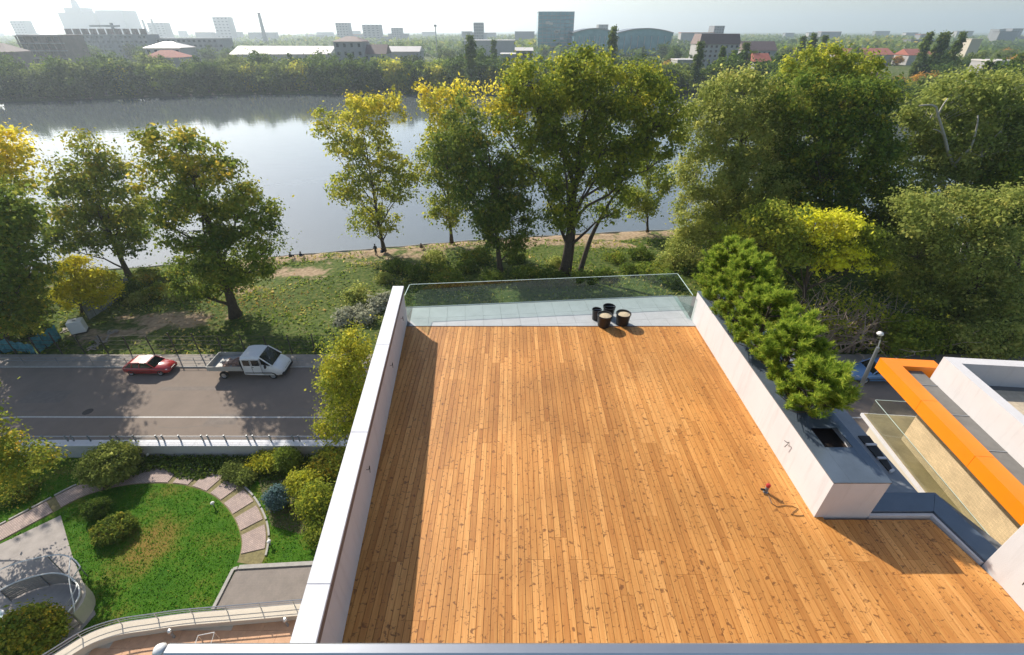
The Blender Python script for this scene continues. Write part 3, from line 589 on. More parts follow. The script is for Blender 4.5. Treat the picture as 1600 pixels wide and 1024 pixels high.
# ------------------------------------------------------------------ neighbouring house with the orange fascia
nb = thing('neighbouring_house', 'neighbouring flat-roofed house with orange fascia and beige stone wall', 'house', (17, 11, -1))
na = R(-5.2)   # its axes are turned a little against the terrace
o0 = Vector((14.62, 14.6)); ny_ = Vector((math.sin(-na)*0+0.094, 1)).normalized(); nx_ = Vector((ny_.y, -ny_.x))
def NP(a, b): v = o0 + nx_*a + ny_*b; return (v.x, v.y)
def nbox(name, mat, a0, a1, b0, b1, z0, z1, bevel=0): return MB().prism([NP(a0, b0), NP(a1, b0), NP(a1, b1), NP(a0, b1)], z0, z1).build(name, mat, nb, bevel=bevel)
nbox('ground_storey', M['cream'], 0.75, 12, -16, -0.4, -1, 8.85)
nbox('balcony_slab', M['white'], 0.62, 12, -16, 0.2, 8.853, 8.985)
nbox('balcony_floor', M['balcony'], 0.70, 12, -16, 0.15, 8.988, 9.0)
nbox('stone_wall', M['beige_stone'], 1.38, 11, -6.3, -1.3, 9.003, 11.6)
nbox('rear_wall', M['cream'], 2.6, 11, -16, -6.31, 9.003, 11.6)
nbox('dark_recess', M['roof_brown'], 2.4, 11, -1.297, -0.9, 9.003, 11.6)
nbox('patio_door', M['car_glass'], 2.55, 2.597, -9.5, -6.8, 9.1, 11.3)
for k in range(4):   # orange fascia panels with open joints
    nbox('fascia_panel', M['orange'], 0, 0.55, -2.52*(k+1)-0.0+0.006, -2.52*k-0.006, 11.6, 12.1)
nbox('fascia_panel', M['orange'], 0.0, 0.55, -16, -10.09, 11.6, 12.1)
nbox('fascia_panel', M['orange'], 0.553, 2.0, -0.5, -0.006, 11.6, 12.097)
nbox('roof_membrane', M['roof_felt'], 0.553, 1.35, -16, -0.503, 11.6, 11.9)
nbox('roof_membrane', M['roof_felt'], 1.75, 12, -16, -1.2, 11.603, 12.0)
for k in range(9): nbox('roof_seam', M['grey_metal'], 0.56, 1.345, -1.6*k-1.4, -1.6*k-1.36, 11.901, 11.915)
nbox('parapet', M['white'], 1.353, 1.72, -16, -0.95, 11.6, 12.93)
nbox('parapet', M['white'], 1.723, 12, -1.32, -0.953, 11.6, 12.927)
nbox('roof_paving', M['beige_pave'], 1.75, 12, -16, -1.6, 12.003, 12.03)
def npane(a0, b0, a1, b1, z0, z1): pane(NP(a0, b0), NP(a1, b1), z0, z1, nb, mat='glass_clear')
for k in range(4): npane(0.72, -0.0-2.2*k-0.01, 0.72, -2.2*(k+1)+0.01, 9.02, 9.9)
npane(0.75, 0.02, 4, 0.02, 9.02, 9.9)
nbox('downpipe', M['steel'], 2.3, 2.38, -7.0, -6.92, 9.0, 11.6)

# ------------------------------------------------------------------ garden
GZ = -1.1
def poly_px(pts, z): return [tuple(at(x, y, z)[:2]) for x, y in pts]
tag(MB().prism([(-75, -6), (-4, -6), (-4, 21.05), (-75, 21.05)], GZ-0.3, GZ).build('lawn', M['lawn']), kind='structure')
rw = thing('retaining_wall', 'pale retaining wall between the garden and the street', 'wall', (-25, 21.2, GZ))
MB().box((-75, 21.06, GZ-0.3), (-4, 21.42, 0.02)).build('wall', M['concrete'], rw)
for k in range(24): MB().box((-75+k*3.0+.006, 20.99, 0.023), (-72+k*3.0-.006, 21.5, 0.10)).build('coping_slab', M['coping'], rw)
fr = thing('street_railing', 'low metal railing on top of the garden retaining wall', 'railing', (-25, 21.4, 0.1))
for zz in (0.55, 0.40, 0.25):
    MB().tube([(-75, 21.4, zz), (-4, 21.4, zz)], 0.022 if zz > .5 else 0.013, 6).build('rail', M['rail'] if zz > .5 else M['grey_metal'], fr)
pm = MB().box((-.04, -.03, 0), (.04, .03, 0.55)).mesh('post', M['grey_metal'])
for k in range(47):
    o = link(bpy.data.objects.new('post', pm)); o.location = (-74.5+k*1.5, 21.4, 0.10); keep(o, fr)
    if k % 2 == 0:
        o = link(bpy.data.objects.new('post', pm)); o.location = (-74.1+k*1.5, 21.4, 0.10); keep(o, fr)
# curved stepping path
cpx = [(-60,866),(0,834),(60,802),(120,770),(165,754),(210,745),(260,742),(305,746),(345,760),(372,782),(390,810),(398,840),(394,870),(386,885)]
cl = [at(x, y, GZ) for x, y in cpx]
def resample(pts, step):
    out = [pts[0].copy()]; acc = 0
    dense = []
    for i in range(len(pts)-1):
        p0, p1, p2, p3 = pts[max(i-1,0)], pts[i], pts[i+1], pts[min(i+2, len(pts)-1)]
        for k in range(80):
            t = k/80; dense.append(0.5*((2*p1)+(p2-p0)*t+(2*p0-5*p1+4*p2-p3)*t*t+(3*p1-p0-3*p2+p3)*t**3))
    dense.append(pts[-1])
    for a, b in zip(dense, dense[1:]):
        acc += (b-a).length
        if acc >= step: out.append(b.copy()); acc = 0
    return out
cl = resample(cl, 0.12)
def off(i, d):
    t = (cl[min(i+1, len(cl)-1)] - cl[max(i-1, 0)]).normalized(); nn = Vector((-t.y, t.x, 0)); return cl[i] + nn*d
path = tag(MB().build('garden_path', M['lawn']), kind='structure')
bed = MB(); PW = 0.68
bed.add([v for i in range(len(cl)) for v in (off(i, -PW)+Vector((0,0,.012)), off(i, PW)+Vector((0,0,.012)))], [(2*i, 2*i+2, 2*i+3, 2*i+1) for i in range(len(cl)-1)])
bed.build('sandy_bed', flat('gritty_moss_bed', (0.20, 0.17, 0.075), 0.95, var=0.35, scale=6, bump=0.3), path)
i = 2
while i + 9 < len(cl):
    ln = 9 if random.random() > .15 else 11
    ln = min(ln, len(cl)-1-i)
    vs = [off(k, -PW+.06) for k in range(i, i+ln+1)] + [off(k, PW-.10) for k in range(i+ln, i-1, -1)]
    MB().prism([(v.x, v.y) for v in vs], GZ, GZ+0.045+random.uniform(0, .01)).build('paver_pad', M['pinkpave'], path)
    i += ln + (3 if cl[i].x > -24 else (3 if random.random() < .3 else 0))
kb = []
for i in range(0, len(cl)-8, 8):
    vs = [off(k, PW+.0) for k in range(i, i+8)] + [off(k, PW+.10) for k in range(i+7, i-1, -1)]
    MB().prism([(v.x, v.y) for v in vs], GZ, GZ+0.08).build('edging_stone', M['kerb'], path)
# patio, ramp
tag(MB().prism(poly_px([(402,745),(430,735),(520,740),(520,820),(470,835),(424,822),(414,790)], GZ), GZ, GZ+0.012).build('planting_bed', flat('browned_leaf_litter', (0.15, 0.105, 0.05), .95, var=.5, scale=4, bump=.6, bscale=12, c2=(0.10, 0.12, 0.03))), kind='structure')
tag(MB().prism(poly_px([(-120,880),(0,851),(95,806),(113,868),(150,960),(60,1060),(-140,1060)], GZ), GZ, GZ+0.03).build('patio', M['patio']), kind='structure')
rampp = poly_px([(335,951),(372,887),(520,879),(520,960)], GZ)
tag(MB().prism(rampp, GZ, GZ+0.03).build('paved_ramp', M['greypave']), kind='structure')
def kerb_line(pts, w=0.16):
    for (a, b) in zip(pts, pts[1:]):
        a = at(*a, GZ+.1); b = at(*b, GZ+.1); d = (b-a).normalized(); n_ = Vector((-d.y, d.x, 0))*w/2
        tag(MB().prism([(a-n_)[:2], (b-n_)[:2], (b+n_)[:2], (a+n_)[:2]], GZ, GZ+0.10+random.uniform(0,.004)).build('ramp_kerb', M['kerb']), kind='structure')
kerb_line([(332,952),(364,889),(371,887)]); kerb_line([(373,886),(520,878)], .22)
N = 70000; lx = rng.uniform(-42, -8, N); lyy = rng.uniform(9.5, 20.9, N)
C_ = np.stack([lx, lyy, np.full(N, GZ+.03)], 1)
def inside(poly, x, y):
    r = np.zeros(len(x), bool)
    for i in range(len(poly)):
        x0, y0 = poly[i][:2]; x1, y1 = poly[i-1][:2]; c = ((y0 > y) != (y1 > y)) & (x < (x1-x0)*(y-y0)/(y1-y0+1e-9)+x0); r ^= c
    return r
bad = inside(rampp, lx, lyy) | inside(poly_px([(-120,880),(0,851),(95,806),(113,868),(150,960),(60,1060),(-140,1060)], GZ), lx, lyy)
cla = np.array([(p.x, p.y) for p in cl[::3]])
for q in cla: bad |= (lx-q[0])**2 + (lyy-q[1])**2 < .76**2
LAWN_PTS = C_[~bad]
# mushroom garden lamps
gl = [(234,716,'by the round olive bush'),(288,718,'under the retaining wall among the dark ground cover'),(335,792,'on the oval lawn inside the path'),(423,852,'outside the path near the paved ramp'),(183,738,'in the shade below the round olive bush')]
for x, y, w_ in gl:
    p = at(x, y, GZ); t = thing('garden_lamp', 'small white-capped garden lamp ' + w_, 'lamp', p, group='garden lamps')
    MB().tube([(0,0,0), (0,0,.34)], .03, 8).build('stem', M['grey_metal'], t, world=False)
    MB().lathe([(.001,.44), (.06,.43), (.11,.38), (.12,.345), (.001,.34)][::-1], 12).build('cap', M['lamp_white'], t, smooth=True, world=False)

# curved steel-railed platform at the lower left
PZ2 = GZ+0.15
ctr = at(75, 945, PZ2); pl = thing('garden_platform', 'half-round garden platform with slatted curved back and pale steel hoops', 'platform', (ctr.x, ctr.y, GZ))
def on(z, pts): return [at(x, y, z) for x, y in pts]
fl = resample(on(PZ2, [(18,940),(40,928),(70,918),(100,913),(122,918),(136,932),(138,948),(130,962),(117,978)]), .25)
MB().prism([(p.x, p.y) for p in fl] + [tuple(at(70, 1010, PZ2)[:2]), tuple(at(20, 985, PZ2)[:2])], GZ+.032, PZ2).build('floor', flat('pinkish_platform_floor', (0.44, 0.39, 0.35), .9), pl)
def rim_(pts, d):
    out = []
    for i in range(len(pts)):
        t = (pts[min(i+1,len(pts)-1)]-pts[max(i-1,0)]).normalized(); out.append(pts[i] + Vector((-t.y, t.x, 0))*d)
    return out
WH = 0.95
for k in range(7):
    z0 = PZ2 + .06 + k*.128; a1 = rim_(fl, .02); a2 = rim_(fl, .06)
    MB().prism([(p.x, p.y) for p in a1] + [(p.x, p.y) for p in a2[::-1]], z0, z0+.105).build('back_slat', M['patio'], pl)
for i_ in range(0, len(fl), 6): MB().tube([fl[i_], fl[i_]+Vector((0,0,WH))], .025, 6).build('post', M['grey_metal'], pl)
h2 = len(fl)*6//10; a1 = rim_(fl, .07)[h2:]; a2 = rim_(fl, .22)[h2:]
MB().prism([(p.x, p.y) for p in a1] + [(p.x, p.y) for p in a2[::-1]], GZ, PZ2+.8).build('side_wall', M['cream'], pl)
MB().tube([p + Vector((0,0,WH+.03)) for p in rim_(fl, .04)], .035, 8).build('top_rail', M['lamp_white'], pl)
HZ = PZ2 + 1.6
up = resample(on(HZ, [(-30,905),(0,890),(40,876),(90,867),(115,874),(128,890)]), .25)
MB().tube(up + [fl[len(fl)*6//10]+Vector((0,0,WH))], .03, 6).build('hoop', M['lamp_white'], pl)
k0 = int(len(up)*.78)
MB().tube(resample([up[k0], at(108, 905, PZ2+1.45), at(116, 950, PZ2+1.0), fl[-1]+Vector((0,0,.5))], .2), .025, 6).build('hoop', M['lamp_white'], pl)
MB().tube(resample([fl[len(fl)*6//10]+Vector((0,0,WH)), at(120, 915, PZ2+1.1), at(108, 938, PZ2+.8), at(93, 962, PZ2+.05)], .2), .025, 6).build('hoop', M['lamp_white'], pl)
for k in (1, len(up)//2, k0): MB().tube([up[k], Vector((up[k].x, up[k].y, GZ))], .025, 6).build('hoop_post', M['grey_metal'], pl)
# table and chairs at the picture's left edge
tb = at(-6, 985, GZ); tt = thing('garden_table', 'round white glass-topped table at the lower left edge', 'table', tb)
MB().lathe([(.001,.72),(.60,.72),(.62,.735),(.60,.75),(.001,.75)], 28).build('table_top', M['lamp_white'], tt, world=False)
MB().lathe([(.001,.7505),(.54,.7505),(.54,.754),(.001,.754)], 28).build('glass_inset', flat('pale_green_glass', (.42,.55,.50), .1), tt, world=False)
for a_ in range(4): MB().tube([(0,0,.70),(.35*math.cos(a_*1.57+.8),.35*math.sin(a_*1.57+.8),.0)], .02, 6).build('leg', M['steel'], tt, world=False)
def chair(px, py, rz, label):
    t = thing('garden_chair', label, 'chair', at(px, py, GZ), rz, group='garden chairs at the round table')
    for k in range(5): MB().box((-.22, -.2+k*.088, .42), (.22, -.13+k*.088, .44)).build('seat_slat', M['cream'], t, world=False)
    for x_ in (-.21, .21):
        for y_ in (-.2, .2): MB().tube([(x_, y_, 0), (x_, y_, .42 if y_ < 0 else .88)], .016, 6).build('leg', M['steel'], t, world=False)
    for k in range(4): MB().box((-.2, .19, .52+k*.09), (.2, .21, .58+k*.09)).build('back_slat', M['cream'], t, world=False)
chair(24, 975, -1.2, 'slatted garden chair between the round table and the platform')
chair(18, 1012, -2.3, 'slatted garden chair in front of the round table at the bottom left')

# lower curved balcony with terracotta floor
BZ = 3.6
lb = thing('curved_balcony', 'curved lower balcony with cream parapet, steel rail and terracotta tiles', 'balcony', (-10, 7, 2.5))
oc = resample(on(BZ, [(60,1040),(95,1018),(140,991),(190,974),(240,966),(290,959),(360,953),(430,947),(500,941)]), .25)
def offs(pts, d):
    out = []
    for i in range(len(pts)):
        t = (pts[min(i+1,len(pts)-1)]-pts[max(i-1,0)]).normalized(); out.append(pts[i] + Vector((t.y, -t.x, 0))*d)
    return out
ic = offs(oc, .42)
wl_ = [(p.x, p.y) for p in oc] + [(p.x, p.y) for p in ic[::-1]]
for i in range(0, len(oc)-4, 4):
    seg = [(p.x, p.y) for p in oc[i:i+5]] + [(p.x, p.y) for p in ic[i:i+5][::-1]]
    MB().prism(seg, 2.2, BZ-0.05-.0).build('parapet_segment', M['cream'], lb)
    seg2 = [(p.x, p.y) for p in offs(oc, -.03)[i:i+5]] + [(p.x, p.y) for p in offs(oc, .45)[i:i+5][::-1]]
    MB().prism(seg2, BZ-0.048, BZ).build('coping_slab', M['cream'], lb)
for dz, r_ in ((.42, .022), (.28, .012), (.14, .012)): MB().tube([p+Vector((0,0,dz)) for p in offs(oc, .06)], r_, 6).build('rail', M['rail'], lb)
for p in offs(oc, .06)[::5]: MB().tube([p, p+Vector((0,0,.42))], .018, 6).build('post', M['rail'], lb)
FZ = BZ-0.38
MB().prism([(p.x, p.y) for p in ic] + [(-3.2, 2), (-14, 2)], FZ-.5, FZ-.03).build('floor_slab', M['cream'], lb)
xs = np.arange(-16, -3.0, 0.62)
for i_ in range(len(xs)):
    for j_ in range(12):
        c0 = (xs[i_], 2.4+j_*0.62); cc = Vector((c0[0]+.3, c0[1]+.3))
        yi = np.interp(cc.x, [p.x for p in ic], [p.y for p in ic])
        if cc.y < yi + .12 and cc.x > ic[0].x+.3:
            MB().box((c0[0]+.004, c0[1]+.004, FZ-.0298), (c0[0]+.616, c0[1]+.616, FZ+random.uniform(0,.002))).build('floor_tile', M['terracotta'], lb)
for x, y in ((266, 988), (446, 970)):
    p = at(x, y, FZ+.4); t = thing('balcony_lamp', 'grey bollard lamp on the terracotta balcony, ' + ('left one' if x < 300 else 'right one beside the white parapet'), 'lamp', (p.x, p.y, FZ), group='balcony bollard lamps')
    MB().tube([(0,0,0), (0,0,.42)], .045, 10).build('stem', M['grey_metal'], t, world=False)
    MB().lathe([(.001,.55),(.05,.54),(.085,.49),(.085,.42),(.001,.42)][::-1], 12).build('cap', M['steel'], t, world=False)
fp = at(323, 1005, FZ+.3); fm = thing('metal_stool_frame', 'white metal stool frame on the terracotta balcony', 'stool', (fp.x, fp.y, FZ), 0.2)
for x_ in (-.3, .3):
    for y_ in (-.22, .22): MB().tube([(x_, y_, 0), (x_*.95, y_*.95, .55)], .014, 6).build('leg', M['steel'], fm, world=False)
MB().tube([(-.285,-.21,.55),(.285,-.21,.55),(.285,.21,.55),(-.285,.21,.55),(-.285,-.21,.55)], .018, 6).build('top_frame', M['lamp_white'], fm, world=False)

# ------------------------------------------------------------------ trees
def unit(v): return v/np.maximum(np.linalg.norm(v, axis=-1, keepdims=True), 1e-9)
def leaf_quads(C, size, up=0.35, aspect=0.62, out=None):
    """leaf blades (4-gons) at the points C, randomly turned, leaning to face up or away from their twig"""
    n = len(C); nrm = rng.normal(size=(n, 3))
    if out is None: nrm[:, 2] = np.abs(nrm[:, 2]) + up
    else: nrm = nrm*.55 + unit(out)*1.0 + np.array([0, 0, up*1.6])
    nrm = unit(nrm)
    t = unit(np.cross(nrm, rng.normal(size=(n, 3)))); b = np.cross(nrm, t)
    s = (size*np.clip(rng.lognormal(-.05, .38, n), .4, 1.9))[:, None]
    return np.stack([C - t*s*.5, C + b*s*.5*aspect, C + t*s*.5, C - b*s*.5*aspect], 1).reshape(-1, 3)
def grow(base, blobs, nclump, per, lsize, mat, crad, bark='bark', trunk_r=0.22, fork=0.3, tint=(0.35, 0.2), topgold=0.0, goldblobs=(), nlimb=9, flat_=0.7, sub=1.0, droop=0.0, hollow=0.6, dens=1.55):
    """trunk and limbs reaching to leaf clumps spread through a crown made of ellipsoids; local coordinates at base"""
    base = np.array(base); B = [(np.array(c)-base, np.array(r)) for c, r in blobs]
    vol = np.array([np.prod(r) for _, r in B])**0.8; cnt = np.maximum((nclump*vol/vol.sum()).astype(int), 3)
    P = []; ids = []
    for k, ((c, r), n) in enumerate(zip(B, cnt)):
        d = unit(rng.normal(size=(n, 3))); rad = rng.uniform(hollow, 1.0, n)**0.7
        P.append(c + d*r*rad[:, None]); ids += [k]*n
    P = np.concatenate(P); ids = np.array(ids)
    P[:, 2] = np.maximum(P[:, 2], 0.25)
    zmin, zmax = P[:, 2].min(), P[:, 2].max()
    # limbs
    mid = np.average([c for c, _ in B], axis=0, weights=vol); fk = np.array([mid[0]*.35, mid[1]*.35, max(mid[2]*fork, .2)])
    mb = MB()
    n_t = 6; tr = []
    top = np.array([mid[0], mid[1], zmin + (zmax-zmin)*.8])
    for i in range(n_t+1):
        t = i/n_t; p = (1-t)**2*np.zeros(3) + 2*t*(1-t)*fk + t*t*top; p = p + np.array([.06*math.sin(5*t+trunk_r*40), .06*math.cos(4*t), 0])*min(1, zmax/8); tr.append(p)
    mb.tube(tr, [trunk_r*1.25*(1-t/n_t*.9) + (trunk_r*.35 if t == 0 else 0) for t in range(n_t+1)], 8)
    tr = np.array(tr)
    # main limbs by farthest-point picking
    sel = [int(np.argmax(P[:, 2]))]; dmin = np.linalg.norm(P - P[sel[0]], axis=1)
    for _ in range(min(nlimb, len(P))-1):
        j = int(np.argmax(dmin)); sel.append(j); dmin = np.minimum(dmin, np.linalg.norm(P - P[j], axis=1))
    nodes_ = [tr[i] for i in range(2, n_t)]; 
    nr = [trunk_r*.45]*len(nodes_)
    for j in sel:
        e = P[j]; k = min(range(1, n_t), key=lambda q: abs(tr[q][2] - e[2]*.45)); s0 = tr[k]
        m1 = s0 + (e-s0)*.45 + np.array([0, 0, .12*np.linalg.norm(e-s0)])
        r0 = trunk_r*.5*(1-k/n_t*.6); pts = []
        for q in range(6):
            t = q/5; p = (1-t)**2*s0 + 2*t*(1-t)*m1 + t*t*e + rng.normal(size=3)*.05*np.linalg.norm(e-s0)*t*(1-t)*2; pts.append(p)
        mb.tube(pts, [max(r0*(1-.85*q/5), .012) for q in range(6)], 5, cap=False)
        for q in (2, 3, 4): nodes_.append(pts[q]); nr.append(r0*(1-.85*q/5))
    NA = np.array(nodes_)
    for j in range(0, len(P), 1 if len(P) < 400 else 2):
        if j in sel: continue
        d = np.linalg.norm(NA - P[j], axis=1) + np.where(NA[:, 2] > P[j][2], 2.0, 0); k = int(np.argmin(d)); s0 = NA[k]; e = P[j]
        m1 = (s0+e)/2 + np.array([0, 0, .1*np.linalg.norm(e-s0)]) + rng.normal(size=3)*.12
        r_ = min(max(nr[k]*.5, .012), .06)*sub
        mb.tube([s0, m1, e], [r_, r_*.7, r_*.35], 4, cap=False)
    # leaves
    per = int(per*dens); crad = crad*.95
    K = np.repeat(np.arange(len(P)), per)
    g = rng.normal(size=(len(K), 3))*np.array([1, 1, flat_])*crad*(rng.uniform(.6, 1.3, len(P))[K])[:, None]
    Cn = P[K] + g
    if droop: Cn[:, 2] -= droop*rng.uniform(0, 1, len(K))**2*crad*2.5
    Cn[:, 2] = np.maximum(Cn[:, 2], 0.08)
    ct = rng.normal(size=len(P))*tint[1]*.7 + tint[0] + topgold*np.clip((P[:, 2]-zmin)/(zmax-zmin+.01)-.45, 0, 1)*1.8
    for gb in goldblobs: ct = np.where(ids == gb, ct + .55, ct)
    tv = np.clip(ct[K] + rng.normal(size=len(K))*tint[1]*.6, 0, 1)
    return mb.mesh('trunk', M[bark], smooth=True), qmesh('crown', leaf_quads(Cn, lsize, out=g), M[mat], tv)
def plant_tree(name, label, cat, base, meshes, group=None, rz=0, sc=1.0, crown='crown', stem='trunk'):
    t = thing(name, label, cat, base, rz, group); t.scale = (sc, sc, sc)
    o = link(bpy.data.objects.new(stem, meshes[0])); o.parent = t
    o = link(bpy.data.objects.new(crown, meshes[1])); o.parent = t
    return t
def px_tree(name, label, bpx, gz, ell, depth=0.9, cat='tree', group=None, **kw):
    """ell: crown lobes as sighted (x, y, rx, ry) at the tree's own distance"""
    b = at(bpx[0], bpx[1], gz); b.z = float(zg(b.x, b.y)) if gz is None else gz
    blobs = []; 
    for i, e in enumerate(ell):
        Yo = b.y + (e[4] if len(e) > 4 else (0.0 if len(ell) == 1 else random.uniform(-.9, .9)))
        c = aty(e[0], e[1], Yo); w_ = abs(aty(e[0]+e[2], e[1], Yo).x - c.x); h_ = abs(aty(e[0], e[1]-e[3], Yo).z - c.z)
        h_ = min(h_, w_*1.6)
        blobs.append(((c.x, c.y, c.z), (w_*.93, w_*depth*.93, h_*.93)))
    return plant_tree(name, label, cat, b, grow((b.x, b.y, b.z), blobs, **kw), group)
LK = 'trees on the near bank of the lake'
px_tree('poplar_tree', 'dark green poplar at the left picture edge over the blue netting', (8,545), -0.4, [(-20,330,60,55),(12,405,48,55),(-15,460,60,55),(25,480,35,40),(-40,390,60,60),(20,345,35,40)], nclump=260, per=75, lsize=.26, mat='l_green', crad=.62, trunk_r=.3, tint=(.38,.2), group=LK)
px_tree('golden_tree', 'sparse golden-topped tree at the upper left edge by the water', (-25,470), -0.9, [(5,225,42,38),(20,265,35,40),(-30,260,40,50),(20,320,30,35),(45,345,22,28)], nclump=120, per=42, lsize=.26, mat='l_gold', crad=.55, trunk_r=.2, tint=(.5,.2), topgold=.5, group=LK, hollow=.3)
px_tree('lakeside_tree', 'open green tree leaning over the water left of the golden-green one', (203,434), -1.4, [(138,235,32,38),(105,270,32,32),(175,285,42,45),(120,320,45,42),(165,355,60,40),(100,370,35,30),(195,375,35,30),(200,330,30,40)], nclump=210, per=62, lsize=.30, mat='l_green', crad=.66, trunk_r=.27, tint=(.42,.18), topgold=.12, group=LK, hollow=.35)
px_tree('lakeside_tree', 'broad golden-green tree with a thick dark trunk above the white truck', (369,496), -0.5, [(232,235,32,35),(300,235,45,38),(265,290,52,45),(335,290,55,50),(385,330,45,50),(300,350,60,50),(365,400,62,50),(320,425,55,40),(415,370,22,40)], nclump=340, per=66, lsize=.25, mat='l_green', crad=.5, trunk_r=.42, tint=(.34,.18), topgold=.28, group=LK, hollow=.62)
px_tree('yellow_tree', 'small bright yellow tree beside the grey sheet fence', (128,494), -0.6, [(115,435,34,30),(150,448,34,26),(110,462,26,20),(130,420,22,18)], nclump=110, per=80, lsize=.20, mat='l_yellow', crad=.38, trunk_r=.10, tint=(.45,.25), group=LK)
px_tree('poplar_tree', 'slender see-through golden poplar standing alone at the water edge', (600,393), -1.3, [(560,175,42,32),(605,170,32,30),(525,215,32,40),(580,230,48,45),(550,290,38,42),(612,285,38,50),(585,345,42,28),(640,270,14,30),(510,190,18,28)], nclump=300, per=36, lsize=.30, mat='l_gold', crad=.55, trunk_r=.22, tint=(.36,.18), topgold=.3, group=LK, hollow=.3, nlimb=14)
px_tree('golden_tree', 'golden-topped tree behind the dark green one in mid bank', (705,380), -1.3, [(690,160,34,28),(730,150,30,24),(660,150,18,22),(700,210,45,45),(675,265,38,42),(720,290,40,50),(690,330,35,30)], nclump=220, per=44, lsize=.30, mat='l_gold', crad=.6, trunk_r=.2, tint=(.3,.2), topgold=.55, group=LK, hollow=.3)
px_tree('lakeside_tree', 'dark green leaning tree left of the great spreading tree', (783,428), -0.9, [(728,185,28,40),(725,240,48,42),(765,255,42,48),(760,310,55,50),(795,350,48,48),(800,290,35,45),(700,240,30,35)], nclump=300, per=66, lsize=.27, mat='l_dark', crad=.6, trunk_r=.28, tint=(.4,.2), topgold=.1, group=LK, hollow=.62)
px_tree('great_tree', 'great spreading green-gold tree with several dark trunks at picture centre', (880,432), -0.9, [(850,130,62,44),(910,112,50,36),(985,140,62,42),(1035,175,42,36),(825,185,55,48),(890,185,58,50),(965,200,55,44),(1030,215,40,34),(850,250,50,48),(930,255,50,44),(985,245,35,35),(785,175,28,42),(880,320,40,40),(955,310,25,40)], nclump=620, per=70, lsize=.27, mat='l_gold', crad=.62, trunk_r=.5, tint=(.16,.20), topgold=.16, goldblobs=(11,), group=LK, hollow=.7, nlimb=16, fork=.22)
gt = at(905, 430, -0.9); tw = MB(); 
for q in ([(0,0,0),(1.0,.3,4.5),(2.6,.2,8.5),(4.2,0,11)], [(-1.2,.5,0),(-1.0,.5,5),(-1.7,.6,9),(-2.4,.4,12)]):
    tw.tube(resample([Vector(v) for v in q], .8), list(np.linspace(.34, .08, len(resample([Vector(v) for v in q], .8)))), 8)
o = tw.build('side_trunk', M['bark'], smooth=True); o.location = gt; gtree = bpy.data.objects['great_tree']; keep(o, gtree)
px_tree('willow_tree', 'small light green tree forked at the water edge right of centre', (1012,363), -1.3, [(1010,255,30,28),(985,300,24,26),(1030,285,28,30),(1005,320,30,22)], nclump=110, per=46, lsize=.30, mat='l_bright', crad=.55, trunk_r=.16, tint=(.3,.2), fork=.2, group=LK, hollow=.3)
px_tree('willow_tree', 'tall olive willow right of centre with fine hanging foliage', (1135,420), -0.8, [(1150,145,52,42),(1105,195,46,45),(1170,205,62,55),(1110,265,52,45),(1180,280,60,52),(1095,330,42,45),(1150,345,60,42),(1085,385,40,38),(1215,165,42,45)], nclump=620, per=85, lsize=.23, mat='l_olive', crad=.56, trunk_r=.36, tint=(.58,.2), droop=.5, group=LK, hollow=.72)
px_tree('lakeside_tree', 'dense dark green tree between the two olive willows', (1275,425), -0.8, [(1240,150,50,42),(1300,165,55,48),(1350,165,42,48),(1270,220,60,52),(1335,235,58,55),(1370,270,32,45),(1280,290,62,52),(1350,315,45,42),(1230,260,40,52)], nclump=600, per=75, lsize=.26, mat='l_green', crad=.56, trunk_r=.36, tint=(.30,.22), group=LK, hollow=.72)
px_tree('golden_tree', 'yellow-green tree top rising behind the dense dark one', (1300,372), -1.0, [(1262,100,36,26),(1300,95,28,24),(1340,108,34,30),(1275,130,45,30),(1350,135,30,26)], nclump=150, per=52, lsize=.32, mat='l_bright', crad=.6, trunk_r=.25, tint=(.42,.22), group=LK)
px_tree('lakeside_tree', 'tall green tree with bare pale branches at the right edge', (1500,420), -0.8, [(1450,175,38,34),(1510,150,52,40),(1575,150,48,42),(1445,235,36,38),(1500,220,52,45),(1565,225,55,52),(1620,210,50,70),(1470,290,52,40),(1540,290,55,45),(1610,300,50,50)], nclump=620, per=70, lsize=.27, mat='l_olive', crad=.56, bark='pale_bark', trunk_r=.34, tint=(.45,.2), group=LK, hollow=.72, sub=1.6, nlimb=14)
ltree = [o for o in bpy.data.objects if o.name.startswith('lakeside_tree') and 'pale branches' in o.get('label', '')][0]
for pp_, r0 in (([(1492,262,-1.5),(1482,240,-2.4),(1476,215,-2.9),(1466,182,-3.2),(1460,165,-3.2),(1432,166,-3.0)], .17), ([(1490,258,-2.0),(1505,242,-2.6),(1518,228,-2.9),(1527,195,-3.0),(1528,178,-2.8)], .13), ([(1466,180,-3.2),(1473,165,-3.1),(1484,150,-2.8)], .09), ([(1545,225,-2.5),(1556,212,-3.0),(1570,200,-3.0)], .09), ([(1475,212,-2.9),(1468,205,-3.0),(1458,202,-3.0)], .07)):
    pts = resample([aty(x, y, ltree.location.y + d) for x, y, d in pp_], .5)
    keep(MB().tube(pts, list(np.linspace(r0, r0*.4, len(pts))), 7).build('pale_branch', M['pale_bark'], smooth=True), ltree)
px_tree('willow_tree', 'olive willow filling the gap behind the bright yellow-patched tree', (1195,400), -0.9, [(1190,240,50,45),(1230,290,50,45),(1170,320,45,42),(1215,350,50,36)], nclump=240, per=80, lsize=.25, mat='l_olive', crad=.55, trunk_r=.25, tint=(.32,.2), group=LK)
px_tree('lakeside_tree', 'dark tree low behind the olive-leaved tree at right', (1420,430), -0.8, [(1400,330,40,42),(1440,345,40,40),(1385,375,36,34),(1425,385,45,32)], nclump=220, per=75, lsize=.25, mat='l_dark', crad=.55, trunk_r=.22, tint=(.4,.2), group=LK)
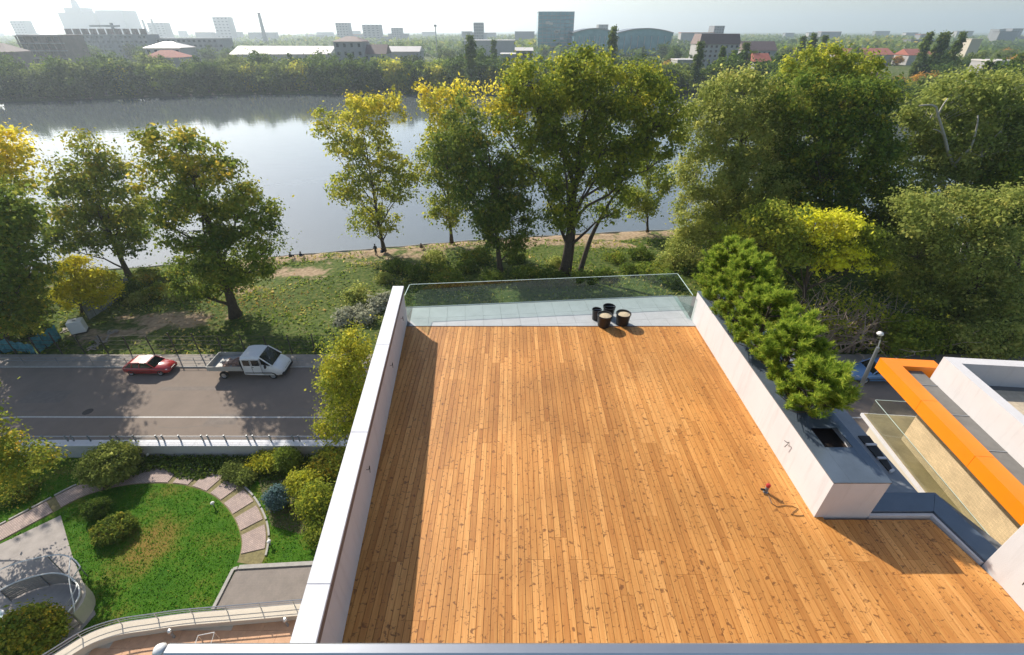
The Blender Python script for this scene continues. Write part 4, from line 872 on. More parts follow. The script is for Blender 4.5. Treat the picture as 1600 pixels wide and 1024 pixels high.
px_tree('lakeside_tree', 'green tree cut by the right picture edge above the olive one', (1590,440), -0.8, [(1575,290,45,40),(1620,270,50,45),(1560,340,45,36),(1610,340,45,40)], nclump=240, per=75, lsize=.25, mat='l_bright', crad=.55, trunk_r=.24, tint=(.25,.2), group=LK)
px_tree('acacia_tree', 'bright green tree with yellow patches just beyond the planter', (1255,512), -0.3, [(1150,375,34,26),(1215,345,48,28),(1290,350,52,28),(1340,375,40,26),(1245,385,55,28),(1310,400,50,24),(1365,405,28,20),(1180,410,36,26)], nclump=260, per=80, lsize=.24, mat='l_bright', crad=.5, trunk_r=.22, tint=(.38,.18), goldblobs=(2,5), group=LK, flat_=.5, hollow=.4)
px_tree('olive_tree', 'olive-leaved tree with reddish trunk above the orange fascia', (1497,512), -0.3, [(1440,335,42,30),(1500,330,48,32),(1565,335,48,40),(1440,390,45,34),(1515,390,55,38),(1585,400,45,45),(1450,440,50,34),(1540,455,55,38),(1600,470,40,45),(1490,475,45,30)], nclump=420, per=66, lsize=.23, mat='l_olive', crad=.55, trunk_r=.25, tint=(.5,.22), group=LK, hollow=.7)
px_tree('leafy_bush', 'fresh green bush behind the corner of the orange fascia', (1432,556), -0.1, [(1420,520,30,24),(1448,528,28,22),(1400,535,20,18)], nclump=70, per=80, lsize=.22, mat='l_bright', crad=.4, trunk_r=.07, tint=(.2,.15), cat='bush', group='bushes behind the orange fascia')
px_tree('leafy_bush', 'yellowing bush behind the white parapet at the right edge', (1560,560), -0.1, [(1515,535,30,20),(1560,530,38,24),(1600,535,30,22)], nclump=80, per=70, lsize=.22, mat='l_olive', crad=.42, trunk_r=.07, tint=(.6,.25), cat='bush', group='bushes behind the orange fascia')
px_tree('street_tree', 'olive-yellow tree standing close beside the white parapet', (572,738), GZ, [(550,545,36,32),(525,600,34,42),(560,610,38,45),(525,655,32,36),(565,670,34,40),(520,570,24,28)], nclump=200, per=90, lsize=.13, mat='l_gold', crad=.32, trunk_r=.12, tint=(.40,.18), topgold=.06, hollow=.2, dens=1.1)
px_tree('garden_tree', 'garden tree reaching in from the left with drooping green branches', (-95,815), GZ, [(-130,600,70,50),(-95,640,55,45),(-150,670,75,55),(15,705,32,16),(40,728,36,14),(-40,690,50,30),(-20,740,45,25),(60,722,26,9)], nclump=240, per=70, lsize=.16, mat='l_green', crad=.36, trunk_r=.2, tint=(.5,.2))
# bare brown thicket beyond the planter
tk = MB(); tc0 = at(1340, 545, -.2)
for k in range(150):
    a = rng.uniform(0, 6.28); r_ = rng.uniform(0, 1)**.5; p = Vector((tc0.x-1.5 + 5.5*r_*math.cos(a), tc0.y+1.2+2.2*r_*math.sin(a), -.2)); q = [p]; d = Vector((rng.normal()*.6, rng.normal()*.5, 1.1))
    for i in range(5): d = (d + Vector((rng.normal()*.5, rng.normal()*.45, rng.normal()*.25+.05))).normalized()*rng.uniform(.7, 1.35); q.append(q[-1]+d)
    tk.tube(q, [.075, .06, .045, .034, .024, .014], 4, cap=False)
t = thing('bare_thicket', 'tangled thicket of bare brown branches beyond the planter pines', 'thicket', tc0)
keep(tk.build('branches', M['twig']), t)
lv = np.stack([rng.normal(size=6000)*3.4+tc0.x-1.2, rng.normal(size=6000)*1.3+tc0.y+1.2, rng.uniform(.2, 4.4, 6000)], 1)
lv = lv[np.sin(lv[:, 0]*2.1)+np.sin(lv[:, 2]*2.7+lv[:, 0]) > .1]
keep(link(bpy.data.objects.new('remaining_leaves', qmesh('remaining_leaves', leaf_quads(lv, .22), M['l_bright'], rng.uniform(0, .8, len(lv))))), t)

# undergrowth and shrubs
def shrub_mesh(w_, h_, mat, n=26, per=60, ls=.2, tint=(.35,.2), cr=.34):
    return grow((0,0,0), [((0,0,h_*.5),(w_*.5,w_*.5,h_*.5)),((w_*.25,.1,h_*.4),(w_*.35,w_*.35,h_*.4))], nclump=n, per=per, lsize=ls, mat=mat, crad=cr, trunk_r=.05, nlimb=5, tint=tint)
sm = [shrub_mesh(2.6, 1.7, 'l_dark'), shrub_mesh(3.0, 1.5, 'l_green'), shrub_mesh(2.2, 1.3, 'l_olive', tint=(.55,.25)), shrub_mesh(2.6, 1.9, 'l_green', tint=(.6,.2))]
und = [(655,432,0),(690,425,1),(730,420,0),(770,440,0),(820,435,1),(700,445,1),(860,442,0),(910,445,0),(945,432,0),(985,425,0),(1020,432,1),(960,405,1),(1000,402,0),(1045,420,2),(870,415,2),(680,405,2),(1060,400,2),(1080,430,0),(1110,450,3),(1140,470,0),(745,405,1),(805,405,0),(1040,445,0),(600,440,2),(560,470,2),(620,420,0),(1180,470,0),(1240,440,0),(1300,420,0),(1350,400,0),(1400,400,2),(1420,430,0),(1380,450,1),(1560,540,0),(1600,520,1),(1500,535,2),(1460,470,0),(1600,430,0),(1540,420,0),(1100,480,1),
       (215,470,2),(250,462,3),(280,468,2),(310,455,2),(230,440,3),(270,435,2),(190,460,0),(30,540,0),(65,525,0),(-10,555,0),(10,505,0),(50,490,0),(80,470,2)]
adj = {0:'dark green', 1:'mid green', 2:'olive brown', 3:'fresh green'}
cntr = {}
for x, y, k in sorted(und):
    p = at(x, y, -.8); p.z = float(zg(p.x, p.y)) - .05
    zone = 'on the left bank' if x < 350 else ('behind the glass balustrade' if x < 1060 else 'below the trees at right')
    cntr[(k, zone)] = cntr.get((k, zone), 0) + 1
    plant_tree('bank_shrub', f'{adj[k]} shrub {zone}, {ordinal(cntr[(k, zone)])} of its colour from the left', 'shrub', p, sm[k], 'shrubs on the lake bank', rng.uniform(0, 6), rng.uniform(.7, 1.15))
# pale silvery weeds beside the parapet
wm = shrub_mesh(1.3, .9, 'l_silver', n=16, per=40, ls=.22, tint=(.6, .2), cr=.28)
for i_, (x, y) in enumerate([(535,505),(545,492),(563,488),(575,500),(587,480),(602,470)]):
    p = at(x, y, -.3); p.z = float(zg(p.x, p.y))
    plant_tree('pale_weed', f'pale silvery weed clump on the bank left of the parapet, {ordinal(i_+1)} from the left', 'weed', p, wm, 'pale weed clumps', rng.uniform(0, 6), rng.uniform(.8, 1.2))
# rough grass over the bank
N = 42000; gx_ = rng.uniform(-62, 55, N); gy_ = rng.uniform(31.2, 60, N); ok = gy_ < near_shore(gx_) - .8
dd = np.sin(gx_*.55+1.3)*np.sin(gy_*.7) + rng.normal(size=N)*.6; ok &= dd > .05
gx_, gy_ = gx_[ok], gy_[ok]
for bx, by, rx, ry in [(265,505,5.5,1.9),(170,530,4,1.6),(640,392,5,2.4),(480,420,4.5,2)]:
    c = at(bx, by, -.8); k = ((gx_-c.x)/rx)**2 + ((gy_-c.y)/ry)**2 > 1; gx_, gy_ = gx_[k], gy_[k]
C_ = np.stack([gx_, gy_, zg(gx_, gy_)+.1], 1)
tag(link(bpy.data.objects.new('rough_grass', qmesh('rough_grass', leaf_quads(C_, .30, up=-.2, aspect=.5), M['l_grass'], np.clip(rng.normal(size=len(C_))*.22+.38+.2*np.sin(gx_*.3+gy_*.5), 0, 1)))), 'rough weedy grass covering the lake bank', 'grass', kind='stuff')
fl_ = rng.uniform(0, 1, 900); C_ = np.stack([rng.normal(size=900)*4+at(380,470,-.5).x, rng.normal(size=900)*2.5+at(380,470,-.5).y, fl_*0], 1); C_[:, 2] = zg(C_[:, 0], C_[:, 1])+.06
tag(link(bpy.data.objects.new('fallen_leaves', qmesh('fallen_leaves', leaf_quads(C_, .15, up=2), M['l_fallen'], rng.uniform(.2, 1, 900)))), 'fallen brown leaves under the thick-trunked tree', 'leaves', kind='stuff')

tag(link(bpy.data.objects.new('lawn_grass', qmesh('lawn_grass', leaf_quads(LAWN_PTS, .09, up=-.3, aspect=.35), M['l_lawn'], np.clip(rng.normal(size=len(LAWN_PTS))*.25+.4, 0, 1)))), 'short mown grass blades of the garden lawn', 'grass', kind='stuff')
# garden shrubs
def gshrub(name, label, px, py, w_, h_, mat, n, per, ls, tint, cr, gz=GZ, cat='shrub', dome=False, flat_=.8):
    p = at(px, py, gz)
    bl = [((0,0,h_*.5),(w_*.5,w_*.46,h_*.5))]
    return plant_tree(name, label, cat, p, grow((0,0,0), bl, nclump=n, per=per, lsize=ls, mat=mat, crad=cr, trunk_r=.04, nlimb=5, tint=tint, hollow=.75 if dome else .45, flat_=flat_))
gshrub('round_bush', 'large round olive-green bush below the retaining wall', 182, 742, 3.0, 2.1, 'l_olive', 260, 46, .14, (.45,.18), .16, dome=True)
gshrub('clipped_ball', 'small clipped dark green ball shrub on the lawn', 157, 803, 1.25, 1.0, 'l_dark', 120, 60, .08, (.25,.15), .08, dome=True)
gshrub('oval_shrub', 'low oval dark green shrub beside the clipped ball', 183, 832, 2.0, .8, 'l_dark', 150, 60, .09, (.5,.2), .10, dome=True)
gshrub('juniper', 'spreading grey-green juniper outside the curve of the path', 366, 740, 1.6, .55, 'l_olive', 60, 70, .11, (.15,.15), .16)
gshrub('juniper', 'smaller spreading juniper in front of the larger one', 388, 748, 1.2, .5, 'l_olive', 45, 70, .11, (.2,.15), .15)
gshrub('columnar_conifer', 'upright green conifer against the retaining wall', 455, 732, 1.3, 1.7, 'l_bright', 110, 60, .11, (.12,.12), .15, dome=True)
gshrub('blue_spruce', 'small dark blue spruce on the browned lawn', 438, 790, 1.25, 1.5, 'l_spruce', 110, 70, .10, (.4,.2), .13)
gshrub('yellow_shrub', 'yellow-green shrub between the spruce and the parapet', 478, 770, 1.7, 1.5, 'l_bright', 90, 60, .12, (.5,.2), .22)
gshrub('yellow_shrub', 'tall yellowing shrub close to the parapet', 500, 800, 2.0, 1.9, 'l_bright', 120, 60, .12, (.35,.25), .24)
gshrub('yellow_shrub', 'low golden shrub on the bed under the wall', 412, 728, 1.4, .8, 'l_gold', 60, 50, .12, (.5,.2), .2)
gshrub('yellow_shrub', 'golden shrub right of the low golden one under the wall', 432, 728, 1.3, .9, 'l_bright', 60, 50, .12, (.5,.2), .2)
gshrub('leafy_shrub', 'green shrub at the foot of the street tree', 520, 735, 2.4, 1.4, 'l_green', 90, 60, .14, (.55,.25), .25)
gshrub('leafy_shrub', 'green shrub half hidden by the parapet near the spruce', 505, 838, 1.5, 1.0, 'l_bright', 70, 60, .11, (.25,.2), .2)
gshrub('balcony_shrub', 'bushy green shrub in front of the curved lower balcony', 70, 1012, 2.3, 2.6, 'l_green', 200, 60, .13, (.55,.22), .2)
gshrub('lawn_shrub', 'low brownish-green shrub on the lawn below the drooping branches', 30, 772, 2.4, .6, 'l_dark', 60, 40, .10, (.6,.25), .2)
p0, p1 = at(225, 722, GZ), at(520, 720, GZ); N = 9000
hx = rng.uniform(p0.x, p1.x, N); hy = rng.uniform(19.2, 20.95, N); ok = hy > 19.5 + .5*np.sin(hx*1.3)
C_ = np.stack([hx, hy, GZ + rng.uniform(.02, .45, N)*np.clip((hy-19.2), .2, 1)], 1)[ok]
tag(link(bpy.data.objects.new('ground_cover', qmesh('ground_cover', leaf_quads(C_, .15), M['l_dark'], np.clip(rng.normal(size=len(C_))*.15+.25, 0, 1)))), 'dark ground cover under the retaining wall', 'ground cover', kind='stuff')

# pines in the planter
def pine_mesh(h, r0, seed):
    g = np.random.default_rng(seed); mb = MB(); mb.tube([(0,0,0),(.03,0,h*.5),(0,.02,h*.97)], [.05,.035,.012], 7)
    Q = []; tn = []
    def shoot(p, d, L, n):
        t = g.uniform(0, 1, n); P = p + d*(t*L)[:, None]
        out = unit(g.normal(size=(n, 3))); out = unit(out - d*(out@d)[:, None]*.6 + d*.75)
        ln = g.uniform(.07, .12, n)[:, None]; side = unit(np.cross(out, g.normal(size=(n, 3))))*.0065
        Q.append(np.stack([P-side, P+side, P+out*ln+side*.4, P+out*ln-side*.4], 1).reshape(-1, 3)); tn.append(np.clip(t*.45 + g.normal(size=n)*.14 + .15, 0, 1))
    lv = int(h/.24)
    for i in range(lv):
        z = .18 + i*(h-.25)/lv; rr = r0*(1-(z/h)**1.3*.82)
        for k in range(g.integers(7, 10)):
            a = g.uniform(0, 6.28); e = np.array([math.cos(a)*rr, math.sin(a)*rr, z + rr*.45 + g.uniform(-.05, .15)]); s0 = np.array([0, 0, z])
            m1 = (s0+e)/2 + np.array([0, 0, -.06]); mb.tube([s0, m1, e], [.016, .011, .006], 4, cap=False)
            for q in range(7):
                t = g.uniform(.25, 1); p = s0 + (e-s0)*t; d = unit(np.array([math.cos(a)+g.normal()*.6, math.sin(a)+g.normal()*.6, 1.3+g.uniform(0, .9)])[None])[0]
                shoot(p, d, g.uniform(.16, .32), 92)
    shoot(np.array([0, 0, h*.9]), np.array([0, 0, 1.0]), .35, 150)
    return mb.mesh('trunk', M['bark']), qmesh('needles', np.concatenate(Q), M['l_pine'], np.concatenate(tn))
pw = ['nearest', 'second', 'middle', 'fourth', 'farthest']
for k, y in enumerate(pits):
    plant_tree('potted_pine', f'bushy mountain pine in the planter, {pw[k]} to the viewer of the five', 'pine', (6.42, y+[.75,.5,.4,.3,.2][k], PZ-.2), pine_mesh([1.45, 1.75, 1.85, 2.1, 2.0][k], [.80, .92, .92, 1.0, .95][k], 40+k), 'pines in the planter', crown='needles')

# ------------------------------------------------------------------ wire fence, netting, sheet fence, container on the left bank
FY = RY1 + 1.95
wf = thing('wire_fence', 'rusty wire fence with leaning posts along the pavement', 'fence', (-25, FY, 0))
rf = random.Random(3)
for k in range(17):
    x = -44 + k*1.95; l_ = rf.uniform(-.18, .30) if k % 4 == 2 else rf.uniform(-.04, .06); h_ = rf.uniform(1.7, 2.2)
    MB().tube([(x, FY, -.1), (x+l_*h_*.6, FY-l_*.8, h_)], .045, 6).build('post', M['wire'], wf)
for zz in (.5, .95, 1.4, 1.8):
    MB().tube([(-44.5+i*1.3, FY-.01+.04*math.sin(i*1.9+zz), zz+.06*math.sin(i*1.1+zz*5)) for i in range(26)], .014, 4).build('wire', M['wire'], wf)
gr_ = thing('street_guard_rail', 'thin low guard rail along the far kerb of the street', 'guard rail', (-30, RY1+.4, 0))
for zz in (.45, .72): MB().tube([(-60, RY1+.4, zz), (-17, RY1+.4, zz)], .018, 6).build('rail', M['grey_metal'], gr_)
for k in range(16): MB().tube([(-59.5+k*2.8, RY1+.4, .1), (-59.5+k*2.8, RY1+.4, .73)], .022, 6).build('post', M['grey_metal'], gr_)
def sheet(name, label, cat, pts, z0, h, mat, npan, th=.03, sag=.1):
    P_ = [at(x, y, z0) for x, y in pts]; t = thing(name, label, cat, P_[0])
    dense = resample(P_, .25); n = max(1, len(dense)//npan)
    for i in range(0, len(dense)-1, n):
        seg = dense[i:i+n+1]
        if len(seg) < 2: continue
        hh = h*rf.uniform(.85, 1.1); mb = MB(); vs = []; m_ = 4
        for j, p in enumerate(seg):
            for q in range(m_+1):
                vs.append((p.x+sag*math.sin(j*1.7+q), p.y+sag*math.cos(j*2.1+q*1.3), float(zg(p.x, p.y))-.1+hh*q/m_*(1-.06*abs(math.sin(j)))))
        n2 = len(vs); vs += [(a, b+th, c) for a, b, c in vs]; fs = []
        for j in range(len(seg)-1):
            for q in range(m_):
                f = (j*(m_+1)+q, (j+1)*(m_+1)+q, (j+1)*(m_+1)+q+1, j*(m_+1)+q+1); fs += [f, tuple(x+n2 for x in f[::-1])]
        mb.add(vs, fs); keep(mb.build('panel', mat), t)
        p = seg[0]; MB().tube([(p.x, p.y+.05, float(zg(p.x, p.y))-.1), (p.x, p.y+.05, float(zg(p.x, p.y))+h*1.1)], .035, 5).build('post', M['wire'], t)
    return t
sheet('netting_fence', 'sagging teal blue netting fence at the left edge by the pavement', 'fence', [(-40,556),(0,553),(30,550),(62,556)], -.2, 1.3, M['teal_sheet'], 5)
sheet('netting_fence', 'teal netting stretch turning uphill toward the white container', 'fence', [(62,553),(80,540),(98,528)], -.2, 1.5, M['teal_sheet'], 3)
sheet('sheet_fence', 'weathered grey sheet-metal fence climbing toward the lake behind the yellow tree', 'fence', [(140,503),(165,480),(185,460),(205,445)], -.5, 1.7, M['grey_sheet'], 7, sag=.03)
cp_ = at(128, 522, -.2); cn = thing('white_container', 'white box container beside the grey sheet fence', 'container', (cp_.x, cp_.y, float(zg(cp_.x, cp_.y))), .5)
MB().box((-.55,-.45,.12),(.55,.45,1.25)).build('tank', M['car_white'], cn, world=False, bevel=.05)
MB().lathe([(.001,1.29),(.12,1.29),(.13,1.25)][::-1], 12).build('lid', M['grey_metal'], cn, world=False)
MB().box((-.57,-.47,0),(.57,.47,.115)).build('pallet', M['bark'], cn, world=False)
for i_, (x, y, s_) in enumerate([(160,535,.5),(175,522,.35),(150,545,.4),(105,515,.5)]):
    p = at(x, y, -.2); mb = MB()
    for k in range(7):
        a = rf.uniform(0, 3); c, s2 = math.cos(a), math.sin(a); L_, w_ = rf.uniform(.5, 1.5)*s_*1.6, .07; ox, oy = rf.uniform(-.4, .4), rf.uniform(-.3, .3); zb = float(zg(p.x, p.y))+.03*k
        mb.prism([(p.x+ox+c*L_/2-s2*w_, p.y+oy+s2*L_/2+c*w_), (p.x+ox-c*L_/2-s2*w_, p.y+oy-s2*L_/2+c*w_), (p.x+ox-c*L_/2+s2*w_, p.y+oy-s2*L_/2-c*w_), (p.x+ox+c*L_/2+s2*w_, p.y+oy+s2*L_/2-c*w_)], zb, zb+.03)
    tag(mb.build('scrap_pile', M['pave']), ['scrap boards lying on the dirt left of the wire fence','small scrap heap uphill of the larger boards','scrap boards nearest the pavement','scrap heap against the white container'][i_], 'scrap', 'scrap piles on the left bank', kind='stuff')

# ------------------------------------------------------------------ vehicles (local x = forward)
def wheel(parent, x, y, r=.31, w=.2):
    s_ = 1 if y > 0 else -1
    t = MB().lathe([(r*.62, -w/2), (r*.93, -w/2), (r, -w*.3), (r, w*.3), (r*.93, w/2), (r*.62, w/2)], 20, (0,0,0), 'y').build('wheel', M['tyre'], parent, smooth=True, world=False); t.location = (x, y, r)
    o = MB().lathe([(.001, s_*w*.30), (r*.2, s_*w*.34), (r*.55, s_*w*.30), (r*.64, s_*w*.46)], 14, (0,0,0), 'y').build('rim', M['rim'], t, world=False)
def sec(x, hw, z0, z1, rb=.10, rt=.12):
    """rounded cross-section of a car body at station x"""
    pts = [(hw-rb, z0), (hw-.01, z0+rb), (hw, (z0+z1)/2), (hw-.03, z1-rt), (hw-rt-.02, z1)]
    pts = [(-a, b) for a, b in pts[::-1]] + [(a, b) for a, b in pts]
    ring = [(-(hw-rt-.02), z1)] 
    left = [(-a, b) for a, b in [(hw-rt-.02, z1), (hw-.03, z1-rt), (hw, (z0+z1)/2), (hw-.01, z0+rb), (hw-rb, z0)]]
    right = [(hw-rb, z0), (hw-.01, z0+rb), (hw, (z0+z1)/2), (hw-.03, z1-rt), (hw-rt-.02, z1)]
    return [(x, a, b) for a, b in left + right]
def car(name, label, cat, loc, rz, paint, L=4.4, Wd=1.74, H=1.43, plate=True):
    t = thing(name, label, cat, loc, rz); h = L/2; w = Wd/2
    st = [(-h, w*.80, .42, .78), (-h+.12, w*.92, .28, .92), (-h+.6, w*.99, .20, .96), (-.6, w, .19, .95), (.6, w, .19, .93), (h-1.15, w*.99, .20, .91), (h-.55, w*.95, .22, .82), (h-.15, w*.86, .26, .70), (h, w*.70, .36, .58)]
    MB().loft([sec(*q) for q in st]).build('body', M[paint], t, smooth=True, world=False, recalc=True)
    # cabin: glass house, roof and pillars
    g0 = [(-h+.35, .93), (-h+1.0, H-.05), (.15, H-.02), (h-1.25, .90)]
    def ring(x, z, hw): return [(x, -hw, z), (x, hw, z)]
    gb, gt_ = w*.90, w*.72
    def cabin(mb, e):
        P_ = [(-h+.30, gb, .92), (h-1.22, gb, .89), (.35, gt_, H-.06), (-h+.95, gt_, H-.07)]
        vs = [(x, -y-e, z) for x, y, z in P_] + [(x, y+e, z) for x, y, z in P_]
        mb.add(vs, [(3,2,1,0),(4,5,6,7),(0,1,5,4),(1,2,6,5),(2,3,7,6),(3,0,4,7)])
    c_ = MB(); cabin(c_, 0); c_.build('windows', M['car_glass'], t, world=False, recalc=True)
    r_ = MB(); sc_ = [(-h+.88, gt_+.02, H-.085), (-h+1.05, gt_+.035, H-.03), (-.35, gt_+.04, H), (.15, gt_+.035, H-.02), (.38, gt_+.02, H-.075)]
    r_.loft([[(x, -y, z-.05), (x, -y+.05, z), (x, y-.05, z), (x, y, z-.05)] for x, y, z in sc_]); r_.build('roof', M[paint], t, smooth=False, world=False, recalc=True)
    for s_ in (-1, 1):
        for a, b in [((h-1.22, gb+.012, .89), (.36, gt_+.014, H-.055)), ((-.45, gb+.014, .93), (-.38, gt_+.014, H-.06)), ((-h+.30, gb+.012, .92), (-h+.95, gt_+.014, H-.065)), ((-h+1.05, gb+.014, .93), (-h+1.2, gt_+.014, H-.06))]:
            MB().tube([(a[0], a[1]*s_, a[2]), (b[0], b[1]*s_, b[2])], .042, 6).build('pillar', M[paint], t, world=False)
        MB().lathe([(.001,0),(.13,.0),(.15,.02),(.001,.05)], 12).build('headlight', M['lens'], t, world=False).location = (h-.28, s_*w*.68, .66)
        MB().box((-h-.01, s_*w*.62-.13, .66), (-h+.09, s_*w*.62+.13, .80)).build('tail_light', M['tail'], t, world=False, bevel=.02)
        MB().box((.55, s_*(w+.05)-.08, .90), (.68, s_*(w+.05)+.08, 1.02)).build('mirror', M[paint], t, world=False, bevel=.03)
        MB().box((-h+.45, s_*(w+.003)-.012, .48), (h-.75, s_*(w+.003)+.012, .53)).build('side_trim', M['black'], t, world=False)
    MB().box((h-.16, -w*.60, .30), (h+.02, w*.60, .44)).build('bumper', M['black'], t, world=False, bevel=.03)
    MB().box((h-.14, -w*.34, .50), (h+.005, w*.34, .60)).build('grille', M['black'], t, world=False)
    for x_ in (-h+.82, h-.86):
        for y_ in (-w+.10, w-.10): wheel(t, x_, y_)
    return t
cpos = at(239, 579, 0); rc = car('parked_car', 'red hatchback parked at the far kerb behind the white truck', 'car', (cpos.x, cpos.y, .002), 0.0, 'car_red', 4.55, 1.75, 1.44); rc.scale = (.80, .80, .80)
cpos = at(1366, 603, 0); car('parked_car', 'light blue car parked behind the street lamp at right', 'car', (cpos.x+.6, RY1-1.2, .002), math.pi, 'car_blue', 4.3, 1.72, 1.45)
vpos = at(398, 581, 0); vt = thing('pickup_truck', 'white double-cab dropside truck with rubble in its bed', 'truck', (vpos.x, vpos.y, .002)); vt.scale = (.95, .95, .95)
hw = 1.0
st = [(-.20, hw*.96, .42, 2.12), (.2, hw, .40, 2.18), (.9, hw, .38, 2.20), (1.35, hw*.99, .36, 2.14)]
MB().loft([sec(x, w_, a, b, .06, .16) for x, w_, a, b in st]).build('cab', M['car_white'], vt, smooth=False, world=False, recalc=True)
st = [(1.353, hw*.99, .36, 1.42), (2.0, hw*.98, .34, 1.36), (2.5, hw*.95, .34, 1.14), (2.85, hw*.86, .36, .92), (2.98, hw*.70, .42, .74)]
MB().loft([sec(x, w_, a, b, .06, .12) for x, w_, a, b in st]).build('bonnet', M['car_white'], vt, smooth=True, world=False, recalc=True)
MB().add([(1.355,-.80,2.10),(1.355,.80,2.10),(2.22,.88,1.30),(2.22,-.88,1.30),(1.3,-.80,1.3),(1.3,.80,1.3)], [(0,3,2,1),(0,4,3),(1,2,5),(3,4,5,2)]).build('windscreen', M['car_glass'], vt, world=False)
for s_ in (-1, 1):
    MB().tube([(1.34, s_*.84, 2.12), (2.24, s_*.92, 1.32)], .05, 6).build('pillar', M['car_white'], vt, world=False)
    MB().add([(1.37, s_*.86, 1.36), (2.1, s_*.94, 1.34), (1.40, s_*.87, 1.98)], [(0,1,2),(2,1,0)]).build('quarter_pane', M['car_glass'], vt, world=False)
    for x0, x1 in ((-.02, .52), (.68, 1.28)):
        MB().box((x0, s_*(hw+.002)-.012, 1.38), (x1, s_*(hw+.002)+.006, 1.92)).build('side_window', M['car_glass'], vt, world=False)
    for x_ in (.60, 1.34): MB().box((x_-.008, s_*(hw+.004)-.01, .55), (x_+.008, s_*(hw+.004)+.004, 2.0)).build('door_gap', M['black'], vt, world=False)
    MB().box((.64, s_*(hw+.02)-.02, 1.22), (.76, s_*(hw+.02)+.015, 1.26)).build('door_handle', M['black'], vt, world=False)
    MB().box((-.1, s_*(hw+.005)-.015, .62), (2.1, s_*(hw+.005)+.012, .70)).build('side_trim', M['black'], vt, world=False)
    MB().box((1.75, s_*1.16-.1, 1.25), (1.86, s_*1.16+.1, 1.58)).build('mirror', M['black'], vt, world=False, bevel=.02)
    MB().lathe([(.001,0),(.14,0),(.16,.03),(.001,.07)], 12).build('headlight', M['lens'], vt, world=False).location = (2.62, s_*.66, .94)
    MB().box((-3.1, s_*1.02-.02, .92), (-.26, s_*1.02+.02, 1.30)).build('drop_side', M['bed'], vt, world=False)
    for x_ in (-2.0, 2.05): wheel(vt, x_, s_*.86, .34, .22)
MB().box((2.6, -.86, .32), (3.02, .86, .60)).build('bumper', M['black'], vt, world=False, bevel=.06)
MB().box((2.86, -.5, .64), (2.975, .5, .76)).build('grille', M['black'], vt, world=False)
MB().box((-3.08, -1.0, .84), (-.26, 1.0, .918)).build('bed_floor', M['bed'], vt, world=False)
MB().box((-3.12, -.998, .92), (-3.082, .998, 1.30)).build('tail_board', M['bed'], vt, world=False)
MB().box((-.30, -.998, .92), (-.255, .998, 1.85)).build('headboard', M['black'], vt, world=False)
MB().box((-3.0, -.42, .48), (-.2, .42, .836)).build('chassis', M['black'], vt, world=False)
rb = MB()
for k in range(170):
    r2 = random.Random(k); x, y = r2.gauss(-1.2, .55), r2.gauss(-.1, .4); 
    if not (-2.9 < x < -.45 and abs(y) < .9): continue
    z = .92 + max(0, .3-.25*math.hypot(x+1.1, y))*r2.random(); s_ = r2.uniform(.04, .10); rb.box((x-s_, y-s_*.6, z), (x+s_, y+s_*.6, z+s_))
tag(rb.build('brick_rubble', M['rubble'], vt, world=False), kind='stuff')

# street lamp at right
lp = at(1337, 622, 0); sl = thing('street_lamp', 'dark street lamp post left of the orange fascia', 'street lamp', lp)
tz = aty(1372, 543, lp.y).z; tx = aty(1372, 543, lp.y).x
MB().tube([lp, ((lp.x+tx)/2, lp.y, tz/2), (tx, lp.y, tz)], [.16, .14, .11], 10).build('pole', M['grey_metal'], sl)
MB().tube([(tx, lp.y, tz-.05), (tx+.02, lp.y+.15, tz+.5), (tx-.15, lp.y+.1, tz+1.0)], .045, 6).build('arm', M['steel'], sl)
MB().lathe([(.001,-.10),(.16,-.08),(.22,0),(.16,.12),(.001,.17)], 14, (tx-.25, lp.y+.1, tz+1.05)).build('lantern', M['lamp_white'], sl, smooth=True)

